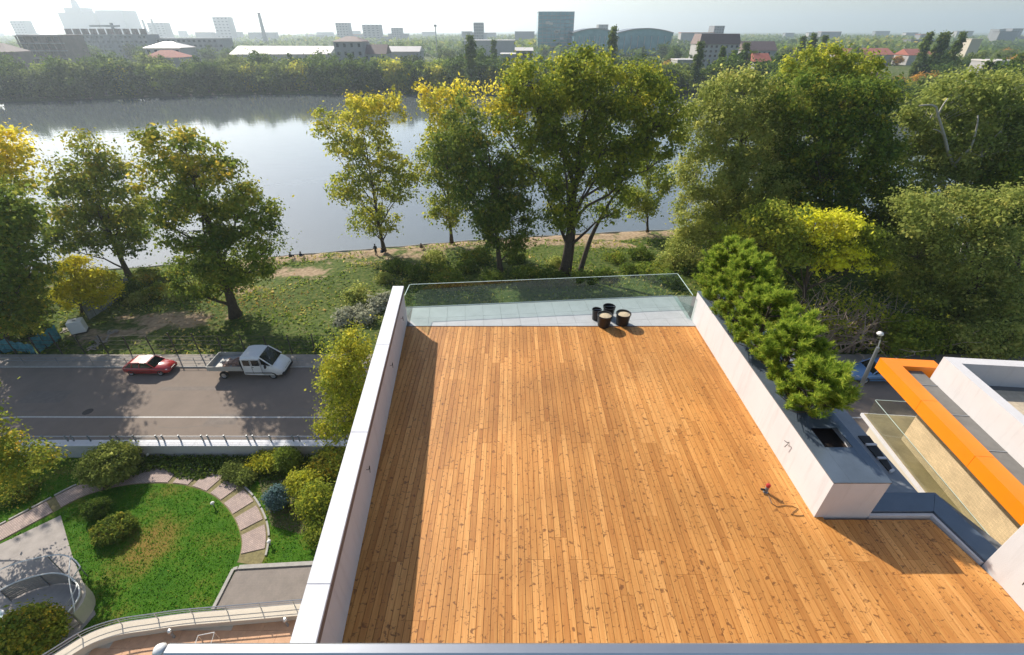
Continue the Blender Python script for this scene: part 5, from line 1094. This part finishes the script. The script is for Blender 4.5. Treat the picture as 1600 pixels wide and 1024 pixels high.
# ------------------------------------------------------------------ people on the shore
def person(label, px, py, pose, cloth, rz):
    p = at(px, py, -1.5); p.z = float(zg(p.x, p.y)); t = thing('person', label, 'person', p, rz, 'people on the lake shore'); t.scale = (.9, .9, .9)
    if pose == 'stand':
        J = {'pel':(0,0,.95),'chest':(0,-.02,1.28),'neck':(0,0,1.48),'head':(0,-.02,1.64),'top':(0,-.01,1.74),'sl':(-.19,0,1.42),'el':(-.24,.03,1.15),'hl':(-.22,-.08,.90),'sr':(.19,0,1.42),'er':(.25,.03,1.15),'hr':(.23,-.07,.90),'kl':(-.1,-.02,.5),'al':(-.11,.03,.07),'tl':(-.12,-.14,.04),'kr':(.1,-.03,.5),'ar':(.12,.02,.07),'tr':(.13,-.15,.04)}
    else:
        J = {'pel':(0,.05,.16),'chest':(0,.0,.50),'neck':(0,-.05,.68),'head':(0,-.09,.83),'top':(0,-.09,.93),'sl':(-.18,-.02,.62),'el':(-.24,-.18,.42),'hl':(-.12,-.36,.46),'sr':(.18,-.02,.62),'er':(.24,-.18,.42),'hr':(.12,-.36,.46),'kl':(-.14,-.40,.48),'al':(-.13,-.52,.08),'tl':(-.14,-.68,.05),'kr':(.14,-.42,.46),'ar':(.15,-.55,.08),'tr':(.16,-.70,.05)}
    Rr = dict(pel=.15,chest=.16,neck=.06,head=.105,top=.07,sl=.075,el=.055,hl=.045,sr=.075,er=.055,hr=.045,kl=.075,al=.05,tl=.045,kr=.075,ar=.05,tr=.045)
    names = list(J); E = [('pel','chest'),('chest','neck'),('neck','head'),('head','top'),('chest','sl'),('sl','el'),('el','hl'),('chest','sr'),('sr','er'),('er','hr'),('pel','kl'),('kl','al'),('al','tl'),('pel','kr'),('kr','ar'),('ar','tr')]
    me = bpy.data.meshes.new('body'); me.from_pydata([J[n] for n in names], [(names.index(a), names.index(b)) for a, b in E], []); me.materials.append(cloth)
    o = link(bpy.data.objects.new('body', me)); o.parent = t
    sk = o.modifiers.new('skin', 'SKIN'); sk.use_smooth_shade = True
    for i, n in enumerate(names): me.skin_vertices[0].data[i].radius = (Rr[n], Rr[n]); me.skin_vertices[0].data[i].use_root = (n == 'pel')
    o.modifiers.new('sub', 'SUBSURF').levels = 1; o.modifiers['sub'].render_levels = 1
    hz = J['head']; MB().lathe([(.001,-.13),(.075,-.10),(.10,-.02),(.10,.06),(.06,.12),(.001,.13)], 12, (hz[0], hz[1]-.015, hz[2])).build('face', M['skin'], t, smooth=True, world=False)
    MB().lathe([(.112,-.01),(.117,.06),(.08,.135),(.001,.15)], 12, (hz[0], hz[1]+.02, hz[2])).build('hair', M['hair'], t, smooth=True, world=False)
person('person in dark clothes sitting at the water edge, leftmost on the shore', 455, 406, 'sit', M['cloth_dark'], 2.6)
person('person in navy sitting at the water edge, second from the left', 471, 404, 'sit', M['cloth_blue'], 2.9)
person('person in dark clothes standing just left of the lone poplar trunk', 588, 398, 'stand', M['cloth_dark'], 3.0)
person('person in navy crouching at the foot of the lone poplar', 597, 397, 'sit', M['cloth_blue'], 2.4)
person('person in brown sitting on the dirt right of the lone poplar', 658, 390, 'sit', M['cloth_brown'], 1.2)

# ------------------------------------------------------------------ far shore: houses and towers
GB = 0.8
winmesh = MB().box((-.5, -.06, -.5), (.5, 0, .5)).mesh('window', M['win'])
def house_far(name, label, cat, x0p, x1p, topp, Yd, depth, wall, roof='flat', rmat=None, wins=None, rh=0, midp=None, group=None, winm=None, base=GB):
    mp_ = midp or topp + 12
    xa, xb = aty(x0p, mp_, Yd).x, aty(x1p, mp_, Yd).x; zt = aty((x0p+x1p)/2, topp, Yd).z
    t = thing(name, label, cat, ((xa+xb)/2, Yd, base), group=group); ze = zt - rh
    MB().box((xa, Yd, base-2), (xb, Yd+depth, ze)).build('wall', wall, t)
    ov = .5
    if roof == 'flat': MB().box((xa-.2, Yd-.2, ze+.003), (xb+.2, Yd+depth+.2, ze+.45)).build('roof', rmat or M['roof_felt'], t)
    elif roof == 'gable': MB().add([(xa-ov,Yd-ov,ze),(xb+ov,Yd-ov,ze),(xb+ov,Yd+depth+ov,ze),(xa-ov,Yd+depth+ov,ze),(xa-ov,Yd+depth/2,zt),(xb+ov,Yd+depth/2,zt)], [(0,1,5,4),(2,3,4,5),(0,4,3),(1,2,5),(3,2,1,0)]).build('roof', rmat, t)
    elif roof == 'hip':
        i_ = min(depth/2, (xb-xa)*.35); MB().add([(xa-ov,Yd-ov,ze),(xb+ov,Yd-ov,ze),(xb+ov,Yd+depth+ov,ze),(xa-ov,Yd+depth+ov,ze),(xa+i_,Yd+depth/2,zt),(xb-i_,Yd+depth/2,zt)], [(0,1,5,4),(2,3,4,5),(0,4,3),(1,2,5),(3,2,1,0)]).build('roof', rmat, t)
    elif roof == 'mansard':
        MB().add([(xa-.4,Yd-.4,ze),(xb+.4,Yd-.4,ze),(xb+.4,Yd+depth+.4,ze),(xa-.4,Yd+depth+.4,ze),(xa+.8,Yd+1.6,zt),(xb-.8,Yd+1.6,zt),(xb-.8,Yd+depth-1.6,zt),(xa+.8,Yd+depth-1.6,zt)], [(0,1,5,4),(1,2,6,5),(2,3,7,6),(3,0,4,7),(4,5,6,7),(3,2,1,0)]).build('roof', rmat, t)
    elif roof == 'arc':
        n_ = 14; top_ = [(xa-1+(xb-xa+2)*k/n_, ze + rh*math.sin(math.pi*(.15+.7*k/n_))) for k in range(n_+1)]; vs = [(x, Yd-1.5, z) for x, z in top_] + [(x, Yd+depth+1, z) for x, z in top_] + [(x, Yd-1.5, z-1.0) for x, z in top_]
        fs = [(k, k+1, n_+2+k, n_+1+k) for k in range(n_)] + [(2*(n_+1)+k, 2*(n_+1)+k+1, k+1, k) for k in range(n_)]
        MB().add(vs, fs).build('roof', rmat, t)
        pv = [(x, Yd-.1, z-.6) for x, z in top_]; MB().add(pv + [(x, Yd-.1, ze-.2) for x, z in top_], [(n_+1+k, n_+2+k, k+1, k) for k in range(n_)]).build('gable_wall', wall, t)
    if wins:
        nx_w, nz_w, fw, fh = wins; H_ = ze-base
        for i in range(nx_w):
            for j in range(nz_w):
                if random.random() < .06: continue
                o = link(bpy.data.objects.new('window', winm or winmesh)); o.scale = ((xb-xa)/nx_w*fw, 1, H_/nz_w*fh)
                o.location = (xa+(xb-xa)*(i+.5)/nx_w, Yd-.01, base+H_*(j+.55)/nz_w); keep(o, t)
    return t, xa, xb, ze, zt
t, xa, xb, ze, zt = house_far('unfinished_block', 'brown unfinished concrete block on the far shore at left', 'building', 32, 98, 56, 330, 18, M['brown_far'], 'flat', M['roof_brown'], (6, 5, .7, .6))
for k in range(6): MB().box((xa-1.2, 328.4, GB+(ze-GB)*k/5-.25), (xb+1.2, 329.97, GB+(ze-GB)*k/5+.15)).build('floor_slab', M['concrete_far'], t)
for k in range(7): MB().box((xa+(xb-xa)*k/6-.3, 328.6, GB), (xa+(xb-xa)*k/6+.3, 329.2, ze)).build('column', M['brown_far'], t)
t, xa, xb, ze, zt = house_far('apartment_block', 'long grey apartment block with rooftop boxes behind the unfinished one', 'building', 100, 232, 55, 430, 16, M['concrete_far'], 'flat', M['concrete_far'], (18, 6, .5, .5))
for k in range(10):
    x = xa + 3 + (xb-xa-8)*k/9; MB().box((x, 432, ze+.46), (x+2.6, 436, ze+4.2)).build('rooftop_box', M['brown_far'], t)
house_far('apartment_block', 'low grey apartment block right of the one with rooftop boxes', 'building', 238, 350, 61, 440, 16, M['concrete_far'], 'flat', M['concrete_far'], (14, 5, .5, .5))
house_far('lakeside_house', 'brown house cut by the left picture edge', 'house', -40, 10, 68, 290, 14, M['brown_far'], 'hip', M['roof_brown'], (5, 3, .4, .5), rh=4)
house_far('lakeside_house', 'pale house with shining white hipped roof across the lake', 'house', 226, 282, 66, 285, 14, M['white_far'], 'hip', M['roof_white'], (5, 3, .4, .5), rh=2.6)
house_far('lakeside_house', 'red-roofed house in front of the white-roofed one', 'house', 224, 280, 79, 262, 12, M['white_far'], 'hip', M['roof_red'], (5, 2, .4, .5), rh=3.0)
house_far('warehouse', 'long low warehouse with pale sheet roof across the lake', 'warehouse', 360, 515, 73, 330, 26, M['white_far'], 'gable', M['roof_white'], (16, 1, .3, .3), rh=4)
house_far('tower_house', 'tall grey house with brown overhanging roof at the far shore', 'house', 521, 566, 57, 268, 13, M['white_far'], 'hip', M['roof_brown'], (4, 5, .35, .45), rh=2.2)
house_far('lakeside_house', 'brown-roofed house attached right of the tall grey house', 'house', 568, 602, 70, 270, 12, M['white_far'], 'gable', M['roof_brown'], (4, 3, .4, .45), rh=4)
house_far('warehouse', 'small pale-roofed shed right of the tall grey house', 'shed', 605, 655, 73, 310, 16, M['white_far'], 'gable', M['roof_white'], None, rh=2.5)
house_far('lakeside_house', 'white modern house with dark upper floor beside the glass tower', 'house', 782, 806, 86, 262, 14, M['white_far'], 'flat', M['roof_white'], (2, 2, .3, .3))
house_far('lakeside_house', 'dark modern house wing with pale roof left of the glass tower', 'house', 806, 832, 75, 266, 16, M['concrete_far'], 'gable', M['roof_white'], (3, 3, .7, .5), rh=1.2)
house_far('low_hall', 'long low pale-roofed hall left of the glass tower', 'hall', 725, 805, 64, 480, 30, M['white_far'], 'flat', M['roof_white'], None)
t, xa, xb, ze, zt = house_far('glass_tower', 'teal glass office tower rising above the skyline', 'tower', 841, 896, 19, 600, 36, M['teal_glass'], 'flat', M['grey_metal'], None, midp=45)
for k in range(11): MB().box((xa-.25, 599.7, GB+(ze-GB)*k/11), (xb+.25, 599.97, GB+(ze-GB)*k/11+.7)).build('floor_band', M['grey_metal'], t)
for k in range(9): MB().box((xa+(xb-xa)*k/8-.2, 599.5, GB), (xa+(xb-xa)*k/8+.2, 599.69, ze)).build('mullion', M['grey_metal'], t)
for (u_, v_) in ((.2, .72), (.45, .5), (.5, .52), (.3, .7), (.62, .35)): MB().box((xa+(xb-xa)*u_, 599.4, GB+(ze-GB)*v_), (xa+(xb-xa)*u_+4.5, 599.49, GB+(ze-GB)*v_+2.4)).build('bright_pane', M['roof_white'], t)
for i_, (a_, b_, lab) in enumerate([(897, 962, 'arched-roof glass hall adjoining the teal tower'), (966, 1050, 'second arched-roof glass hall right of the tall poplar')]):
    t, xa, xb, ze, zt = house_far('arched_hall', lab, 'hall', a_, b_, 44, 560, 40, M['teal_glass'], 'arc', M['grey_metal'], None, rh=7)
    for k in range(9): MB().box((xa+(xb-xa)*k/8-.3, 559.5, GB), (xa+(xb-xa)*k/8+.3, 559.95, ze)).build('mullion', M['white_far'], t)
house_far('apartment_tower', 'white apartment tower with brown mansard roof right of the halls', 'building', 1092, 1155, 53, 330, 16, M['white_far'], 'mansard', M['roof_brown'], (8, 6, .45, .5), rh=5.5, midp=75)
house_far('apartment_block', 'white block with long brown roof right of the mansard tower', 'building', 1163, 1214, 65, 345, 14, M['white_far'], 'gable', M['roof_brown'], (7, 3, .4, .45), rh=5)
house_far('lakeside_house', 'small white modern house below the mansard tower', 'house', 1057, 1086, 95, 255, 11, M['white_far'], 'flat', M['roof_white'], (3, 2, .6, .4))
house_far('lakeside_house', 'small red-gabled house right of the mansard tower', 'house', 1182, 1204, 84, 230, 10, M['white_far'], 'gable', M['roof_red'], (2, 1, .3, .4), rh=3)
house_far('long_shed', 'long pink-red roofed building among the right-hand woods', 'shed', 1312, 1396, 76, 400, 20, M['white_far'], 'gable', M['roof_red'], None, rh=4)
house_far('long_shed', 'short pink-red roofed building right of the long one', 'shed', 1420, 1455, 77, 400, 16, M['white_far'], 'gable', M['roof_red'], None, rh=4)
house_far('lakeside_house', 'grey pointed-roof house above the yellow tree at right', 'house', 1366, 1384, 108, 175, 8, M['white_far'], 'hip', M['roof_brown'], (2, 1, .4, .4), rh=3)
house_far('lakeside_house', 'white house with terrace among trees at the right edge', 'house', 1550, 1588, 97, 185, 10, M['white_far'], 'flat', M['roof_white'], (4, 2, .5, .4))
house_far('lakeside_house', 'cream house wall in the distant woods at right', 'house', 1513, 1530, 62, 420, 12, M['cream'], 'flat', M['cream'], None)
# hazy skyline
t, xa, xb, ze, zt = house_far('stepped_palace', 'huge pale stepped palace with spire fading in the haze at left', 'building', 96, 150, 20, 1500, 60, M['concrete_far'], 'flat', M['concrete_far'], None, midp=35)
cx_ = (xa+xb)/2; zz = aty(122, 12, 1500).z
MB().box((cx_-22, 1495, ze), (cx_+22, 1540, zz)).build('upper_tier', M['concrete_far'], t); MB().lathe([(9, 0), (7, 14), (2, 24), (.3, 40)], 8, (cx_-2, 1515, zz)).build('spire', M['concrete_far'], t)
MB().box((xb+8, 1500, GB), (aty(194, 30, 1500).x, 1560, aty(170, 16, 1500).z)).build('right_wing', M['concrete_far'], t)
for i_, (a_, b_, tp_, Y_, lab) in enumerate([(336,360,27,1300,'pale slab tower in the haze left of the factory chimney'),(525,544,36,1100,'pale twin-topped tower block in the haze above the grey house'),(566,593,39,1100,'wide pale tower block right of the twin-topped one'),(611,626,44,1150,'faint low tower block in the haze left of the mast'),(740,755,36,900,'slim grey tower standing alone left of the glass tower'),(935,950,39,1000,'faint tower peeking over the first arched hall'),(1116,1132,41,900,'faint tower peeking over the mansard roof'),(20,40,33,1300,'faint building in the haze at the far upper left'),(232,258,36,1300,'faint rounded building in the haze right of the palace'),(1583,1600,45,1300,'faint tower block on the skyline at the right edge'),(1563,1573,46,1300,'thin faint tower block on the skyline near the right edge')]):
    house_far('distant_tower', lab, 'tower', a_, b_, tp_, Y_, 25, M['concrete_far'], 'flat', M['concrete_far'], (4, 8, .5, .4), midp=45)
for a_, tp_, Y_, lab in [(404,20,900,'thin factory chimney leaning in the view above the warehouse'),(222,31,1200,'thin chimney in the haze right of the palace'),(236,30,1200,'second thin chimney in the haze right of the palace')]:
    p = aty(a_, tp_, Y_); t = thing('factory_chimney', lab, 'chimney', (p.x, Y_, GB)); MB().lathe([(3.6, 0), (2.2, p.z-GB)], 12, (p.x, Y_, GB)).build('stack', M['concrete_far'], t); MB().lathe([(2.4, -1.5), (2.5, 0), (2.0, .1)], 12, (p.x, Y_, p.z)).build('rim', M['brown_far'], t)
p = aty(680, 40, 420); t = thing('lamp_mast', 'tall thin floodlight mast left of the poplar', 'mast', (p.x, 420, GB)); MB().tube([(p.x, 420, GB), (p.x, 420, p.z)], .35, 6).build('pole', M['grey_metal'], t); MB().box((p.x-1, 419.5, p.z-.8), (p.x+1, 420.2, p.z+.5)).build('lamp_head', M['grey_metal'], t)
p = aty(172, 36, 520); t = thing('tower_crane', 'construction crane above the grey apartment block', 'crane', (p.x, 520, GB)); MB().box((p.x-.9, 520, GB), (p.x+.9, 521.8, p.z)).build('mast', M['grey_metal'], t); j_ = aty(138, 39, 520)
MB().box((j_.x, 520.3, p.z-3.2), (p.x+7, 521.5, p.z-1.8)).build('jib', M['grey_metal'], t)

# ------------------------------------------------------------------ far trees, copied from a few grown kinds
def far_kind(mat, h, w_, n=46, per=42, ls=.75, tint=(.12, .18), cr=1.1, lob=4, sd=0, low=.12):
    bl = [((0,0,h*.5),(w_*.42,w_*.42,h*.46))] + [((w_*.3*math.cos(k*2.1+sd), w_*.3*math.sin(k*2.1+sd), h*(.4+.13*k)), (w_*.3, w_*.3, h*.22)) for k in range(lob)]
    return grow((0,0,0), bl, nclump=n, per=per, lsize=ls, mat=mat, crad=cr, trunk_r=.25, nlimb=4, tint=tint)
kinds = [('dense green', far_kind('l_green', 11, 9)), ('dark green', far_kind('l_dark', 10, 9, sd=1)), ('olive', far_kind('l_olive', 9.5, 10, sd=2)), ('yellowing', far_kind('l_gold', 9, 8, sd=3, tint=(.45,.2))), ('bright green', far_kind('l_bright', 8, 8, sd=4, tint=(.2,.15))), ('orange-brown', far_kind('l_autumn', 8.5, 7.5, sd=5)), ]
pop = grow((0,0,0), [((0,0,10),(1.5,1.5,9)),((0,0,15),(1.0,1.0,4.6)),((0,0,5),(1.3,1.3,4))], nclump=90, per=40, lsize=.6, mat='l_poplar', crad=.5, trunk_r=.22, nlimb=3, tint=(.4,.2))
def far_tree(k, x, y, s, label, group, sz=1.0):
    t = plant_tree('far_tree', label, 'tree', (x, y, float(zg(x, y))-.1), kinds[k][1], group, rng.uniform(0, 6), s); t.scale = (s, s, s*sz)
lst = []
for x in np.arange(-330, 165, 5.6):
    xx = x + rng.uniform(-1.6, 1.6); lst.append((xx, float(far_shore(xx)) + 3.5 + rng.uniform(0, 3), int(rng.choice([0,1,1,1,2,3,4])), rng.uniform(1.0, 1.45)))
lst.sort(key=lambda q: math.atan2(q[0], q[1]))
for i, (x, y, k, s) in enumerate(lst): far_tree(k, x, y, s, f'{kinds[k][0]} tree in the front row of the far shore, {ordinal(i+1)} from the left', 'front row of trees on the far shore')
lst = []
for x in np.arange(-340, 190, 9.0):
    xx = x + rng.uniform(-3, 3); lst.append((xx, float(far_shore(xx)) + 14 + rng.uniform(0, 9), int(rng.choice([0,1,2,1,3,4,5] if xx > 20 else [0,1,2,1,2,0,4])), rng.uniform(.95, 1.4)))
lst.sort(key=lambda q: math.atan2(q[0], q[1]))
for i, (x, y, k, s) in enumerate(lst): far_tree(k, x, y, s, f'{kinds[k][0]} tree in the second row behind the far shore, {ordinal(i+1)} from the left', 'second row of trees behind the far shore')
lst = []
while len(lst) < 135:
    y = rng.uniform(185, 520)**1.0; x = rng.uniform(-.98, .98)*y
    if y < float(far_shore(x)) + 26: continue
    u_ = x/y
    right = u_ > .38
    if not right and rng.random() < .35: continue
    lst.append((x, y, int(rng.choice([0,1,2,3,5,5,2] if right else [0,1,2,2,1,0,1])), rng.uniform(.65, 1.1)*(1.0 if y < 300 else 1.15)))
lst.sort(key=lambda q: math.atan2(q[0], q[1]))
for i, (x, y, k, s) in enumerate(lst): far_tree(k, x, y, s, f'{kinds[k][0]} tree among the distant houses, {ordinal(i+1)} from the left', 'trees among the distant houses')
for i, (px, tp_, Y_, lab) in enumerate([(734,52,225,'tallest dark poplar on the far shore, left of the glass tower'),(771,60,300,'slim poplar just right of the tallest one'),(960,38,250,'solitary dark poplar in front of the arched halls'),(1097,62,225,'poplar at the left corner of the mansard tower'),(1132,70,230,'poplar in front of the mansard tower'),(1168,64,240,'poplar right of the mansard tower'),(1148,76,232,'short poplar right of the tower windows'),(1178,78,236,'short poplar before the brown-roofed block'),(1258,54,300,'left one of three poplars on the right skyline'),(1274,50,300,'middle one of three poplars on the right skyline'),(1291,53,310,'right one of three poplars on the right skyline'),(1456,47,260,'leaning-looking poplar first from the left on the far right skyline'),(1478,48,262,'second poplar of the far right skyline group'),(1484,47,268,'third poplar of the far right skyline group'),(1508,47,255,'broad last poplar of the far right skyline group'),(1548,92,165,'poplar left of the white terrace house'),(1600,80,170,'poplar at the right picture edge behind the white house')]):
    p = aty(px, tp_, Y_); s = max(.35, (p.z-.5)/19.0); t = plant_tree('poplar_tree', lab, 'poplar', (p.x, Y_, .4), pop, 'columnar poplars beyond the lake', i*1.3, s)
    t.scale = (s*rng.uniform(.85, 1.25), s, s)
q = at(1408, 165, -1.2)
for i, (px, py, k, s, lab) in enumerate([(1408,165,3,.75,'yellow-orange tree on the spit at right, front one'),(1425,150,5,.8,'orange tree on the spit at right, behind the yellow one'),(175,150,1,1.45,'big dark tree standing out above the left far shore'),(1395,150,5,.7,'orange tree on the spit at right, left one'),(1470,130,0,1.2,'big green tree beyond the spit at right'),(1440,135,1,1.2,'dark green tree beyond the spit at right'),(1010,128,5,.95,'orange tree below the second arched hall'),(1040,130,5,1.0,'larger orange tree below the second arched hall'),(1050,140,2,.8,'olive tree left of the small white modern house'),(1100,138,3,.8,'golden tree right of the small white modern house'),(1075,143,1,.6,'low dark tree before the small white modern house'),(985,128,3,.9,'golden tree left of the orange ones below the halls')]):
    p = at(px, py, -.5); far_tree(k, p.x, max(p.y, float(far_shore(p.x))+4), s, lab, 'standout trees beyond the lake')
N = 48000; yy = rng.uniform(520, 2200, N)**1.0; xx = rng.uniform(-1.05, 1.05, N)*yy
dens = np.sin(xx*.013+2)*np.sin(yy*.011) + np.sin(xx*.031)*.4; hh = np.clip(7+5*dens, 2.5, 13)
C_ = np.stack([xx, yy, .8 + hh*rng.uniform(0, 1, N)**.7], 1)
tag(link(bpy.data.objects.new('distant_woods', qmesh('distant_woods', leaf_quads(C_, 5.5, aspect=.8), M['l_dark'], np.clip(.3+.25*dens+rng.normal(size=N)*.15, 0, 1)))), 'distant woods running to the horizon', 'woods', kind='stuff')
lst = []
for i in range(46):
    y = rng.uniform(700, 1900); x = rng.uniform(-1.0, .55)*y if i < 36 else rng.uniform(.55, 1.0)*y; lst.append((x, y))
lst.sort(key=lambda q: math.atan2(q[0], q[1]))
for i, (x, y) in enumerate(lst):
    w_ = rng.uniform(18, 60); h_ = rng.uniform(9, 21); t = thing('distant_block', f'faint pale city block in the haze, {ordinal(i+1)} from the left along the skyline', 'building', (x, y, GB), group='faint city blocks along the skyline')
    MB().box((x-w_/2, y, GB-1), (x+w_/2, y+15, GB+h_)).build('wall', M['concrete_far'] if i % 3 else M['white_far'], t); MB().box((x-w_/2-.5, y-.5, GB+h_+.01), (x+w_/2+.5, y+15.5, GB+h_+.8)).build('roof', M['roof_red'] if i % 4 == 1 else M['roof_felt'], t)

# ------------------------------------------------------------------ the hazy air over the lake and the town
hz = MB().box((-6500, -330, -6), (6500, 7400, 190)).build('haze', [])
m = bpy.data.materials.new('autumn_haze'); m.use_nodes = True; n = m.node_tree.nodes; n.remove(n['Principled BSDF'])
v = n.new('ShaderNodeVolumePrincipled'); v.inputs['Color'].default_value = (0.80, 0.90, 1.0, 1); v.inputs['Density'].default_value = 0.00028; v.inputs['Anisotropy'].default_value = 0.55
m.node_tree.links.new(v.outputs[0], n['Material Output'].inputs['Volume']); hz.data.materials.append(m)
tag(hz, 'thin pale autumn haze over the lake and town', 'haze', kind='stuff')
